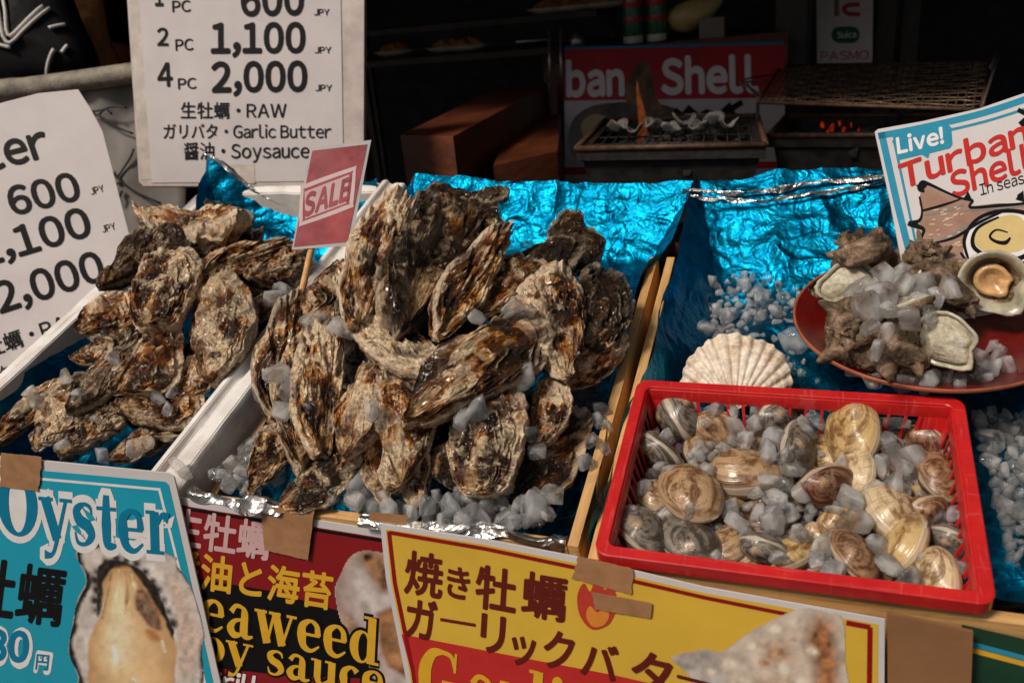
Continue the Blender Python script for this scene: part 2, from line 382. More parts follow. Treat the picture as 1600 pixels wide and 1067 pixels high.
def mat_photo():
    t = NT("printed_photograph"); a = t.new("ShaderNodeVertexColor"); a.layer_name = "ink"; g = t.noise(t.geo_pos(), 700, 2)
    t.set(Base_Color=t.mix(.25, a.outputs[0], t.ramp(g, [(.3, .6), (.7, 1.)]), 'MULTIPLY'), Roughness=.34, Normal=t.bump(t.noise(t.geo_pos(), 9, 4), .25, .002)); t.b.inputs['Coat Weight'].default_value = .35; t.b.inputs['Coat Roughness'].default_value = .2; return t.m
M_PHOTO = mat_photo()
M_OYS = mat_oyster(); M_CLAM = mat_clam(); M_ICE = mat_ice()
M_BLUE = mat_foil("blue_foil", (.0, .105, .225), (.003, .225, .38), .36); M_SILV = mat_foil("silver_foil", (.62, .60, .58), (.82, .80, .78), .2)
M_WOOD = mat_wood("pale_wood", (.50, .26, .085), (.74, .45, .18), 1., .6, (60, 5, 60), .3)
M_WOODX = mat_wood("pale_wood_cross", (.50, .26, .085), (.74, .45, .18), 1., .6, (5, 60, 60), .3)
M_WOODD = mat_wood("brown_wood", (.052, .012, .004), (.135, .032, .009), 1.0, .45, (12, 3, 30), .3)
M_FOAM = mat_styro(); M_RED = mat_plastic_red()
# ------------------------------------------------------------------ flat printed things
class Plane:
    """a flat surface in the place: a point and a normal; photo pixels are cast onto it to lay out print"""
    def __init__(s, pt, n): s.p0 = np.asarray(pt, float); s.n = nz(np.asarray(n, float)); 
    def at(s, px, py, off=0.0):
        r = ray(px, py); n = s.n if s.n @ (CAM - s.p0) > 0 else -s.n
        k = ((s.p0 - CAM) @ s.n) / (r @ s.n); return CAM + r * k + n * off
def facing(px, py, depth, lean=0., yaw=0.):
    """plane facing the street at a given distance; lean > 0 tips its top away, yaw turns it about the vertical"""
    n = -FW.copy()
    c, s_ = math.cos(yaw), math.sin(yaw); n = np.array([c * n[0] - s_ * n[1], s_ * n[0] + c * n[1], n[2]])
    side = nz(np.cross(AZ, n)); n = nz(n * math.cos(lean) + np.cross(side, n) * -math.sin(lean))
    return Plane(CAM + ray(px, py) * depth, n)
SHEET = {}
def on_sheet(parent): return SHEET.get(parent.name, parent) if parent is not None else None
def tess(loops):
    tri = geometry.tessellate_polygon([[Vector((x, y, 0)) for x, y in l] for l in loops])
    flat = [p for l in loops for p in l]; return flat, [tuple(t) for t in tri]
def sheet(pl, pts, mat, name, thick=.0012, parent=None, back=0.):
    """a thin rigid or laminated sheet cut to an outline given in photo pixels"""
    flat, tri = tess([pts]); n = len(flat)
    f = [pl.at(x, y, back) for x, y in flat]; b = [pl.at(x, y, back - thick) for x, y in flat]
    area = sum(pts[i][0] * pts[(i + 1) % n][1] - pts[(i + 1) % n][0] * pts[i][1] for i in range(n))
    fs = []
    for t in tri: fs.append(t); fs.append(tuple(i + n for i in t[::-1]))
    for i in range(n): j = (i + 1) % n; fs.append((i, j, j + n, i + n))
    mb = MB(); mb.add(f + b, fs)
    me_o = mb.build(name, mat, None)
    bm = bmesh.new(); bm.from_mesh(me_o.data); bmesh.ops.recalc_face_normals(bm, faces=bm.faces); bm.to_mesh(me_o.data); bm.free()
    if parent is not None:
        put(me_o, parent)
        if name in ('panel', 'paper', 'card'): SHEET[parent.name] = me_o      # print belongs to the sheet it is printed on
    return me_o
def decal(pl, polys, mat, name, off=.0004, parent=None):
    """print: filled outlines (each a list of loops or one loop) lying on a sheet"""
    mb = MB()
    for k, poly in enumerate(polys):
        loops = poly if hasattr(poly[0][0], '__len__') else [poly]
        flat, tri = tess(loops)
        out = []
        for t in tri:
            a, b, c = [flat[i] for i in t]
            ar = (b[0] - a[0]) * (c[1] - a[1]) - (c[0] - a[0]) * (b[1] - a[1])
            if abs(ar) < 1e-9: continue
            out.append(t if ar < 0 else t[::-1])
        mb.add([pl.at(x, y, off + k * 4e-6) for x, y in flat], out)
    return mb.build(name, mat, on_sheet(parent))
_tc = {}
def _glyph(ch):
    """outline of one character as triangles; ASCII is taken from the full-width forms so that all print shares one sans face"""
    if ch not in _tc:
        c = chr(ord(ch) + 0xFEE0) if '!' <= ch <= '~' else ch
        cu = bpy.data.curves.new("lettering", 'FONT'); cu.body = c; cu.resolution_u = 4; cu.fill_mode = 'FRONT'
        o = bpy.data.objects.new("lettering", cu); COL.objects.link(o)
        dg = bpy.context.evaluated_depsgraph_get(); me = bpy.data.meshes.new_from_object(o.evaluated_get(dg))
        v = np.zeros(len(me.vertices) * 3); me.vertices.foreach_get("co", v); v = v.reshape(-1, 3)[:, :2]
        f = [tuple(q.vertices) for q in me.polygons]
        bpy.data.objects.remove(o); bpy.data.curves.remove(cu); bpy.data.meshes.remove(me)
        _tc[ch] = (v, f)
    return _tc[ch]
def text_tris(s, bold, gap=.075):
    """lay the characters out; weight comes from copies shifted round a small circle, one layer each"""
    x, V, F, Ly, n = 0., [], [], [], 0
    sh = [(0, 0)] + ([(bold * math.cos(k * math.pi / 4), bold * math.sin(k * math.pi / 4)) for k in range(8)] if bold > 0 else [])
    for ch in s:
        if ch == ' ': x += .25; continue
        v, f = _glyph(ch)
        if not len(v): x += .25; continue
        wide = not ('!' <= ch <= '~')
        if wide: lo, adv = 0., 1.0
        else: lo = v[:, 0].min(); adv = v[:, 0].max() - lo + gap + 1.3 * bold
        for k, (dx, dy) in enumerate(sh):
            V.append(v + [x - lo + dx, dy]); F += [tuple(i + n for i in g) for g in f]; Ly.append(np.full(len(v), k)); n += len(v)
        x += adv
    return np.concatenate(V), F, np.concatenate(Ly)
def lettering(pl, items, mat, name="lettering", off=.0005, parent=None):
    """items: (string, left baseline px, right baseline px, glyph height px, bold[, up vector px[, font height that hgt stands for]])"""
    if len(items) > 1 and any(len(i[0]) > 1 for i in items):
        return [lettering(pl, [i], mat, name, off, parent) for i in items]
    mb = MB()
    for k, it in enumerate(items):
        s, p, q, hgt, bold = it[:5]
        v, f, ly = text_tris(s, bold)
        x0, x1 = v[:, 0].min(), v[:, 0].max(); y1 = v[:, 1].max()
        ref = it[6] if len(it) > 6 else y1
        p, q = np.array(p, float), np.array(q, float); d = q - p
        up = np.array(it[5], float) if len(it) > 5 and it[5] is not None else np.array([d[1], -d[0]])
        up = up / np.linalg.norm(up)
        xy = p + (v[:, :1] - x0) / (x1 - x0) * d + v[:, 1:2] / ref * hgt * up
        fs = []
        for g in f:
            a, b, c = xy[g[0]], xy[g[1]], xy[g[2]]
            fs.append(g if (b[0] - a[0]) * (c[1] - a[1]) - (c[0] - a[0]) * (b[1] - a[1]) < 0 else g[::-1])
        mb.add([pl.at(x, y, off + k * 4e-5 + l * 4e-6) for (x, y), l in zip(xy, ly)], fs)
    return mb.build(name, mat, on_sheet(parent))
def spline(pts, n=6, closed=True):
    P = [np.array(p, float) for p in pts]; m = len(P); out = []
    for i in range(m if closed else m - 1):
        a, b, c, d = (P[(i - 1) % m], P[i], P[(i + 1) % m], P[(i + 2) % m]) if closed else (P[max(i - 1, 0)], P[i], P[i + 1], P[min(i + 2, m - 1)])
        for k in range(n):
            t = k / n; out.append(tuple(.5 * (2 * b + (c - a) * t + (2 * a - 5 * b + 4 * c - d) * t * t + (3 * b - a - 3 * c + d) * t ** 3)))
    if not closed: out.append(tuple(P[-1]))
    return out
def stroke(pts, w, n=6, smooth=True):
    """outline of a brush stroke: centre line and width(s) in photo pixels"""
    c = np.array(spline(pts, n, False) if smooth else pts, float); m = len(c)
    ww = np.interp(np.linspace(0, 1, m), np.linspace(0, 1, len(w)), w) if hasattr(w, '__len__') else np.full(m, w)
    t = np.gradient(c, axis=0); t /= np.linalg.norm(t, axis=1)[:, None] + 1e-9; nn = np.stack([-t[:, 1], t[:, 0]], 1)
    l, r = c + nn * ww[:, None] / 2, c - nn * ww[:, None] / 2
    return [tuple(x) for x in l] + [tuple(x) for x in r[::-1]]
def band(pts, w):   # mitred polyline frame band on the inside of straight print frames
    return [stroke([a, b], w, smooth=False) for a, b in zip(pts[:-1], pts[1:])]
def poly_sd(pts, X, Y):
    '''signed distance (inside positive) from grid points to a closed outline'''
    P = np.array(pts, float); Q = np.roll(P, -1, 0); d = np.full(X.shape, 1e9); ins = np.zeros(X.shape, bool)
    for (x0, y0), (x1, y1) in zip(P, Q):
        ex, ey = x1 - x0, y1 - y0; t = np.clip(((X - x0) * ex + (Y - y0) * ey) / (ex * ex + ey * ey + 1e-12), 0, 1)
        d = np.minimum(d, np.hypot(X - x0 - t * ex, Y - y0 - t * ey))
        c = ((y0 > Y) != (y1 > Y)) & (X < (x1 - x0) * (Y - y0) / (y1 - y0 + 1e-12) + x0); ins ^= c
    return np.where(ins, d, -d)
def picture(pl, outline, layers, name, off, parent, step=1.6, seed=0, base=(.5, .45, .4)):
    '''a colour photograph printed on a sheet: a fine mesh cut to the outline, its ink held per vertex.
    layers: (outline px, ink edge, ink middle, softness px, mottle, mottle scale)'''
    o = np.array(outline, float); x0, y0 = o.min(0) - 2; x1, y1 = o.max(0) + 2
    nx, ny = int((x1 - x0) / step) + 2, int((y1 - y0) / step) + 2
    X, Y = np.meshgrid(np.linspace(x0, x1, nx), np.linspace(y0, y1, ny), indexing='xy')
    C = np.ones(X.shape + (3,)) * np.array(base)
    for k, (pts, ce, cm, soft, mot, msc) in enumerate(layers):
        sd = poly_sd(pts, X, Y) + 2.2 * fbm(X * .06, Y * .06, k, seed + k, 3)
        al = np.clip(sd / soft + .5, 0, 1)[..., None]; dep_ = np.clip(sd / max(4, sd.max()), 0, 1)[..., None] ** .7
        n = fbm(X * msc, Y * msc, 3 + k, seed + 5 * k, 5)[..., None]
        ink_ = (np.array(ce) * (1 - dep_) + np.array(cm) * dep_) * (1 + mot * n)
        C = C * (1 - al) + np.clip(ink_, .004, .96) * al
    sdo = poly_sd(outline, X, Y); keep = sdo > -step * .6
    r_ = ray(0, 0); V = [pl.at(x, y, off) for x, y in zip(X.ravel(), Y.ravel())]
    q = grid_quads(ny, nx); kq = keep.ravel()[q].all(1); q = q[kq][:, ::-1]
    used = np.unique(q); remap = np.full(nx * ny, -1); remap[used] = np.arange(len(used))
    V = np.array(V)[used]; c = V.mean(0); me = np_mesh(name, V - c, remap[q])
    ca = me.color_attributes.new("ink", 'FLOAT_COLOR', 'POINT'); cc = np.concatenate([C.reshape(-1, 3)[used], np.ones((len(used), 1))], 1)
    ca.data.foreach_set("color", cc.astype(np.float32).ravel())
    ob = link(name, me, M_PHOTO); ob.location = c; return put(ob, on_sheet(parent))
def lerp(a, b, t): return (a[0] + (b[0] - a[0]) * t, a[1] + (b[1] - a[1]) * t)
def quadmap(c):
    """bilinear-with-perspective map of the unit square to four pixel corners (tl, tr, br, bl)"""
    src = [(0, 0), (1, 0), (1, 1), (0, 1)]; A = []
    for (u, v), (x, y) in zip(src, c):
        A.append([u, v, 1, 0, 0, 0, -x * u, -x * v]); A.append([0, 0, 0, u, v, 1, -y * u, -y * v])
    hh = np.linalg.solve(np.array(A, float), np.array([k for p in c for k in p], float))
    Hm = np.append(hh, 1).reshape(3, 3)
    def f(u, v):
        q = Hm @ np.array([u, v, 1.0]); return (q[0] / q[2], q[1] / q[2])
    return f
def rrect(x0, y0, x1, y1, r, n=5):
    out = []
    for cx_, cy_, a0 in ((x1 - r, y0 + r, -90), (x1 - r, y1 - r, 0), (x0 + r, y1 - r, 90), (x0 + r, y0 + r, 180)):
        for k in range(n + 1):
            a = math.radians(a0 + 90 * k / n); out.append((cx_ + r * math.cos(a), cy_ + r * math.sin(a)))
    return out

# heavy serif letters, drawn as outlines in an em square (x right, y up, x-height .5, cap .72)
def _ell(cx_, cy_, rx, ry, n=28, a0=0, a1=360): return [(cx_ + rx * math.cos(math.radians(a0 + (a1 - a0) * k / n)), cy_ + ry * math.sin(math.radians(a0 + (a1 - a0) * k / n))) for k in range(n + (1 if abs(a1 - a0) < 360 else 0))]
def _box(x0, y0, x1, y1): return [(x0, y0), (x1, y0), (x1, y1), (x0, y1)]
def _st(pts, w): return stroke(pts, w, 6)
def serif_glyphs():
    G = {}
    ser = lambda x0, x1, y: _box(x0, y - .022, x1, y + .022)
    G['O'] = (.70, [[_ell(.35, .35, .34, .38), _ell(.35, .35, .155, .33)[::-1]]])
    G['o'] = (.50, [[_ell(.25, .25, .245, .265), _ell(.25, .25, .10, .225)[::-1]]])
    G['e'] = (.47, [_st([(.12, .27), (.42, .27)], .045), _st([(.385, .27), (.36, .42), (.24, .49), (.10, .40), (.085, .25), (.13, .08), (.27, .02), (.42, .11)], [.12, .09, .05, .13, .17, .12, .06, .03])])
    G['c'] = (.45, [_st([(.36, .40), (.25, .485), (.11, .40), (.085, .25), (.13, .08), (.27, .02), (.42, .12)], [.13, .06, .13, .17, .12, .06, .03])])
    G['s'] = (.40, [_st([(.335, .37), (.30, .46), (.19, .485), (.08, .41), (.12, .30), (.26, .23), (.32, .12), (.22, .02), (.09, .03), (.045, .15)], [.02, .05, .05, .12, .15, .15, .12, .05, .05, .02])])
    G['y'] = (.54, [_st([(.10, .50), (.29, .02)], .15), _st([(.46, .50), (.29, .02), (.20, -.16), (.07, -.17)], [.05, .06, .05, .11]), ser(-.01, .23, .488), ser(.35, .56, .488)])
    G['t'] = (.34, [_st([(.17, .64), (.16, .30), (.18, .06), (.32, .05)], [.09, .155, .13, .04]), ser(.0, .33, .478)])
    G['r'] = (.43, [_box(.06, .0, .21, .50), _st([(.20, .36), (.27, .46), (.38, .43)], [.04, .07, .14]), ser(-.01, .29, .018), ser(-.01, .14, .488)])
    G['a'] = (.50, [_st([(.08, .38), (.16, .485), (.28, .475), (.33, .38), (.33, .10), (.40, .02), (.50, .05)], [.10, .07, .06, .13, .15, .08, .03]), _st([(.33, .29), (.16, .25), (.08, .13), (.15, .03), (.27, .05), (.34, .12)], [.03, .07, .14, .12, .06, .04])])
    G['d'] = (.56, [_box(.33, .0, .48, .74), ser(.25, .40, .725), ser(.40, .56, .018), [_ell(.22, .25, .215, .26), _ell(.255, .25, .09, .22)[::-1]]])
    G['u'] = (.57, [_box(.06, .13, .20, .50), _box(.35, .0, .50, .50), _st([(.13, .16), (.17, .04), (.26, .03), (.37, .12)], [.14, .10, .06, .03]), ser(-.01, .13, .488), ser(.28, .42, .488), ser(.42, .58, .018)])
    G['w'] = (.78, [_st([(.10, .50), (.25, .0)], .145), _st([(.36, .50), (.25, .0)], .05), _st([(.38, .50), (.53, .0)], .145), _st([(.69, .50), (.53, .0)], .05), ser(-.01, .22, .488), ser(.26, .48, .488), ser(.59, .78, .488)])
    G['G'] = (.76, [_st([(.57, .50), (.50, .66), (.36, .70), (.20, .66), (.11, .50), (.10, .34), (.14, .14), (.26, .02), (.42, .01), (.56, .12)], [.05, .06, .06, .14, .19, .20, .18, .10, .06, .05]), _box(.48, .02, .63, .32), ser(.38, .72, .31), _box(.545, .46, .585, .72)])
    G['l'] = (.29, [_box(.06, .0, .21, .74), ser(-.01, .14, .725), ser(-.01, .28, .018)])
    G['i'] = (.29, [_box(.06, .0, .21, .50), ser(-.01, .14, .488), ser(-.01, .28, .018), _ell(.135, .65, .085, .085, 16)])
    G['S'] = (.56, [_st([(.46, .52), (.42, .66), (.28, .70), (.12, .62), (.13, .46), (.28, .37), (.43, .27), (.45, .11), (.30, .01), (.13, .04), (.06, .20)], [.03, .06, .06, .15, .17, .17, .17, .15, .06, .06, .03])])
    G['B'] = (.6, []); G[' '] = (.26, [])
    return G
GLY = serif_glyphs()
def serif_text(pl, s, p, q, hgt, mat, name, off=.0006, parent=None, up=None, grow=0., dips=None, build=True, mb=None):
    """serif lettering along a pixel baseline p-q; hgt = pixels per em; grow fattens every outline (for contour lettering)"""
    adv = sum(GLY[c][0] + .02 for c in s); p, q = np.array(p, float), np.array(q, float); d = (q - p) / adv
    u = np.array(up, float) if up is not None else np.array([d[1], -d[0]]); u = u / np.linalg.norm(u) * hgt
    x = 0; k = 0; mb = mb or MB()
    for i, c in enumerate(s):
        w, parts = GLY[c]; dy = dips[i] if dips else 0
        for part in parts:
            loops = part if hasattr(part[0][0], '__len__') else [part]
            L = []
            for li, l in enumerate(loops):
                a = np.array(l, float)
                if grow:
                    t = np.roll(a, -1, 0) - np.roll(a, 1, 0); t /= np.linalg.norm(t, axis=1)[:, None] + 1e-9
                    nn = np.stack([t[:, 1], -t[:, 0]], 1)
                    ar = np.sum(a[:, 0] * np.roll(a[:, 1], -1) - np.roll(a[:, 0], -1) * a[:, 1])
                    sg = 1 if ar > 0 else -1
                    if li > 0: continue
                    a = a + nn * grow * sg
                L.append([tuple(p + d * (x + ax_) + u * (ay + dy)) for ax_, ay in a])
            flat, tri = tess(L); fs = []
            for t in tri:
                A, B, C = [flat[j] for j in t]; ar = (B[0] - A[0]) * (C[1] - A[1]) - (C[0] - A[0]) * (B[1] - A[1])
                if abs(ar) > 1e-9: fs.append(t if ar < 0 else t[::-1])
            mb.add([pl.at(X, Y, off + k * 5e-6) for X, Y in flat], fs); k += 1
        x += w + .02
    return mb.build(name, mat, on_sheet(parent)) if build else mb
# ------------------------------------------------------------------ the setting
def structure(o): o['kind'] = 'structure'; return o
M_ASPH = plain("asphalt", (.055, .052, .05), .85, mottle=.35, mscale=60, bump=.6)
mb = MB(); mb.add([(-150, -150, 0), (150, -150, 0), (150, 150, 0), (-150, 150, 0)], [(0, 1, 2, 3)])
structure(mb.build("ground", M_ASPH, center=False))
M_DARK = plain("unlit_panel", (.010, .008, .008), .7, mottle=.4, mscale=9)  # near-black base colour stands in for the interior's missing light
M_DARK2 = plain("sooty_timber", (.030, .014, .009), .6, mottle=.4, mscale=14)
# sloping counter that carries the trays
mb = MB(); mb.tbox(-1.00, .62, .012, .72, -.175, -.150)
counter = mb.build("counter", M_WOODD)
tag(counter, "dark sloping timber counter under the boxes of shellfish", "counter")
q0, q1, q2, q3 = W(-1.0, .03, -.176), W(.62, .03, -.176), W(.62, .70, -.176), W(-1.0, .70, -.176)
mb = MB(); mb.hexa([(q[0], q[1], 0) for q in (q0, q1, q2, q3)] + [q0, q1, q2, q3])
put(mb.build("cabinet", M_DARK2), counter)
# the stall building behind: back wall, floor; side walls and roof added for shade
def wall(name, x0, x1, y0, y1, z0, z1, label, m=None):
    b = MB(); b.box(x0, x1, y0, y1, z0, z1); return tag(b.build(name, m or M_DARK), label, "wall" if 'wall' in name else "roof")
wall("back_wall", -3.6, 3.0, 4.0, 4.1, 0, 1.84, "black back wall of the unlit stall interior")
wall("side_wall", -3.7, -3.6, 1.35, 4.1, 0, 1.84, "black side wall at the far left, added to darken the stall")
wall("side_wall", 3.0, 3.1, 1.35, 4.1, 0, 1.84, "black side wall at the far right, added to darken the stall")
wall("shade_roof", -3.7, 3.1, 1.36, 4.1, 1.84, 1.94, "unseen dark roof added to shade the stall interior behind the trays")
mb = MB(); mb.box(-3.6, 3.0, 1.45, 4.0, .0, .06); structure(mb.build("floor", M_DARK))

# ------------------------------------------------------------------ boxes and foil
T0 = W(-.64, .34, -.15)
box = thing("foam_box", T0, "white foam box of oysters at the left end of the counter, its rim scuffed", "box")
def foam_wall(name, prof, b0, b1, along='b', nseg=60, seed=0):
    """extrude a wall profile (offset across, height) along the tray, with small knocks in the foam"""
    t = np.linspace(b0, b1, nseg); prof = np.array(prof, float); m = len(prof); V = np.zeros((nseg, m, 3))
    for i, b in enumerate(t):
        for j, (x, h) in enumerate(prof):
            k = .0012 * noise3(b * 30, x * 60, h * 60 + j, seed) + (.003 * max(0, noise3(b * 16, j * .7, 3, seed + 5) - .35) * -1 if h > -.02 else 0)
            V[i, j] = W(x + k, b, h + k) if along == 'b' else W(b, x + k, h + k)
    q = [tuple(r) for r in grid_quads(nseg, m, wrap=True, flip=(along != 'b'))]
    b_ = MB(); b_.add(V.reshape(-1, 3), q + [tuple(range(m)), tuple(range((nseg - 1) * m, nseg * m))[::-1]])
    o = b_.build(name, M_FOAM, smooth=False)
    bm = bmesh.new(); bm.from_mesh(o.data); bmesh.ops.recalc_face_normals(bm, faces=bm.faces)
    bmesh.ops.bevel(bm, geom=[e for e in bm.edges if len(e.link_faces) == 2 and e.calc_face_angle(0) > .6], offset=.0016, segments=2, affect='EDGES', clamp_overlap=True)
    bm.to_mesh(o.data); bm.free(); o.data.polygons.foreach_set("use_smooth", [True] * len(o.data.polygons)); o.data.set_sharp_from_angle(angle=math.radians(40))
    return put(o, box)
def rim(x, s):   # right-hand (s=1) or left-hand wall profile: raised inner lip, groove, flat outer ledge
    return [(x - .022 * s, -.148), (x - .022 * s, .004), (x - .012 * s, .006), (x - .009 * s, -.001), (x - .004 * s, -.003), (x + .0 * s, .0), (x + .016 * s, -.001), (x + .021 * s, -.008), (x + .014 * s, -.148)]
foam_wall("side_panel", rim(-.462, 1), .004, .665, seed=1)
foam_wall("side_panel", [(-(p[0] + .462) - .825, p[1]) for p in rim(-.462, 1)], .004, .665, seed=2)
foam_wall("end_panel", [(-.008, -.148), (-.008, -.026), (-.004, -.022), (.008, -.022), (.014, -.026), (.016, -.148)], -.800, -.486, 'a', seed=3)
foam_wall("end_panel", [(.64, -.148), (.64, -.002), (.646, .002), (.660, .002), (.665, -.003), (.665, -.148)], -.800, -.486, 'a', seed=4)
b_ = MB(); b_.tbox(-.80, -.487, .017, .639, -.149, -.132); put(b_.build("bottom_panel", M_FOAM), box)

def crate(a0, a1, b0, b1, h0, left_h, right_h, front_h, back_h, label, t=.0102):
    r = thing("wooden_crate", W((a0 + a1) / 2, .3, -.149), label, "crate")
    for nm, (x0, x1, y0, y1, z0, z1), m in (("side_panel", (a0, a0 + t, b0, .455 if left_h == 0 else b1, h0, left_h), M_WOOD), ("side_panel", (a1 - t, a1, b0, .455 if right_h == 0 else b1, h0, right_h), M_WOOD),
                                            ("end_panel", (a0 + t + .0005, a1 - t - .0005, b0, b0 + t, h0, front_h), M_WOODX), ("end_panel", (a0 + t + .0005, a1 - t - .0005, b1 - t, b1, h0, back_h), M_WOODX),
                                            ("bottom_panel", (a0 + t + .0005, a1 - t - .0005, b0 + t + .0005, b1 - t - .0005, h0 + .002, h0 + .012), M_WOODX)):
        k = MB(); k.tbox(x0, x1, y0, y1, z0, z1); put(k.build(nm, m, bevel=.0012), r)
    return r
crate(-.437, -.0018, .004, .642, -.149, -.040, .0, -.004, -.040, "pale wooden crate under the middle heap of oysters")
crate(.0088, .56, -.0065, .635, -.149, .0, .0, -.012, -.030, "pale wooden crate under the clam basket and the red plate")

def foil(name, a0, a1, b0, b1, floor, top, ramps, seed, label, amp=1., na=330, nb=360, push=0., pull=0.):
    """crumpled foil pressed into a tray: floor plus four ramps that rise to the tray's edges"""
    A, B = np.meshgrid(np.linspace(a0, a1, na), np.linspace(b0, b1, nb), indexing='ij')
    L, Rr, Fr, Bk = top; rl, rr, rf, rb = ramps
    ev = lambda f, x: f(x) if callable(f) else f + 0 * x
    def ramp_(d, w): t = np.clip(1 - d / w, 0, 1); return t ** 1.35
    hs = []
    for t_, d, w in ((ev(L, B), A - a0, rl), (ev(Rr, B), a1 - A, rr), (ev(Fr, A), B - b0, rf), (ev(Bk, A), b1 - B, rb)):
        hs.append(floor + (t_ - floor) * ramp_(d, w(B) if callable(w) else w))
    H = np.maximum.reduce(hs)
    P = np.stack([A + ev(push, B) * sstep(a1 - .05, a1, A) + ev(pull, B) * (1 - sstep(a0, a0 + .04, A)), B, H], -1)
    x, y, z = A * 1.0, B * 1.0, H * 1.3
    for f, am in ((5, .0085), (11, .0058), (24, .0028), (60, .0010)):
        wx = x + .35 / f * noise3(x * f * .6, y * f * .6, z * f * .6, seed + 90); wy = y + .35 / f * noise3(x * f * .6, y * f * .6, z * f * .6, seed + 91)
        r0 = 1 - 2.2 * np.abs(noise3(wx * f, wy * f * .8, z * f, seed + f))
        P[..., 2] += am * amp * r0
        P[..., 0] += am * amp * .8 * noise3(wx * f, wy * f, z * f + 9, seed + f + 1)
        P[..., 1] += am * amp * .8 * (1 - 2.2 * np.abs(noise3(wx * f, wy * f, z * f - 9, seed + f + 2)))
    V = P0 + P[..., :1] * AX + P[..., 1:2] * AT + P[..., 2:] * AN
    c = V.reshape(-1, 3).mean(0)
    me = np_mesh(name, V.reshape(-1, 3) - c, grid_quads(na, nb, flip=True))
    o = link(name, me, M_BLUE, smooth=True); o.location = c
    tag(o, label, "foil liner"); return o
def silver_roll(pts, w, seed, parent, name="silver_edge", nw=9, n=70):
    """folded-over strip along the liner's edge that shows the silver side of the foil; pts in tray coordinates"""
    c = np.array(spline(pts, 12, False)); t = np.linspace(0, 1, n); ci = np.stack([np.interp(t, np.linspace(0, 1, len(c)), c[:, k]) for k in range(3)], 1)
    V = np.zeros((n, nw, 3))
    for j in range(nw):
        u = j / (nw - 1) - .5
        for i in range(n):
            a, b, h = ci[i]
            f = 1 + .5 * noise3(i * .07, 1, 2, seed)
            V[i, j] = W(a + .002 * noise3(i * .12, j * .5, 5, seed), b + u * w * f * .8 + .004 * noise3(i * .09, j * .45, 0, seed), h - abs(u) * w * .55 + .0045 * (1 - 2 * abs(noise3(i * .085, j * .45, 3, seed + 3))))
    k = MB(); k.add(V.reshape(-1, 3), [tuple(q) for q in grid_quads(n, nw)])
    return put(k.build(name, M_SILV, smooth=False, center=True), parent)

pl_ = lambda xs, ys: (lambda x: np.interp(x, xs, ys))
foilC = foil("foil_liner", -.424, -.0128, .006, .655, -.088,
     (pl_([0, .1, .3, .66], [-.045, -.036, -.03, .0]), pl_([0, .03, .06, .36, .45, .66], [.0, .004, .005, .003, .006, .004]), pl_([-.43, -.3, -.1, 0], [-.004, -.006, -.008, -.012]), pl_([-.43, -.415, -.36, -.16, -.05, -.01], [-.005, .014, .003, -.014, -.008, .002])),
     (.035, .030, .03, .10), 11, "crumpled blue foil lining the middle crate under the oyster heap", push=pl_([0, .05, .10, .17, .43, .50], [.013, .014, .010, .0, .0, .030]))
silver_roll([(-.425, .010, .004), (-.36, .004, .004), (-.30, .006, .001)], .020, 5, foilC)
silver_roll([(-.215, .004, .003), (-.14, .002, .002), (-.09, .008, .004), (-.03, .004, .004), (-.015, .012, .0)], .022, 6, foilC)
foilR = foil("foil_liner", .0200, .58, .008, .640, -.080,
     (pl_([0, .05, .3, .45, .66], [.0, .004, .004, .006, .008]), .0, -.02, pl_([0, .02, .05, .3, .58], [.012, .0, -.002, .012, .0])),
     (pl_([0, .24, .33, .66], [.018, .018, .055, .055]), .03, .03, .19), 23, "blue foil lining the right-hand crate, wrinkled up its back board", amp=1.0, na=420, nb=420, pull=pl_([0, .06, .13, .20, .4], [-.012, -.012, -.008, .0, .0]))
silver_roll([(.008, .612, .004), (.09, .612, .0), (.18, .622, .006), (.29, .628, .014)], .005, 8, foilR, n=90)
silver_roll([(.02, .600, .002), (.10, .596, -.004), (.20, .606, .002), (.28, .62, .012)], .0035, 9, foilR, n=90)
foilL = foil("foil_liner", -.802, -.486, .018, .652, -.125,
     (pl_([0, .18, .26, .32, .54, .62, .66], [-.01, -.014, -.03, -.05, -.05, .03, .05]), pl_([0, .06, .1, .66], [-.012, -.03, -.05, -.045]), pl_([-.81, -.6, -.486], [-.045, -.036, -.03]), pl_([-.81, -.79, -.775, -.74, -.70, -.64, -.57, -.52, -.486], [.045, .075, .060, .018, -.014, -.042, -.034, -.005, .004])),
     (.03, .022, .02, .10), 37, "dark blue foil standing up in peaks around the left box of oysters")
silver_roll([(-.79, .646, .072), (-.765, .644, .055), (-.735, .644, .016), (-.70, .644, -.010), (-.655, .645, -.034), (-.62, .645, -.040)], .009, 14, foilL)
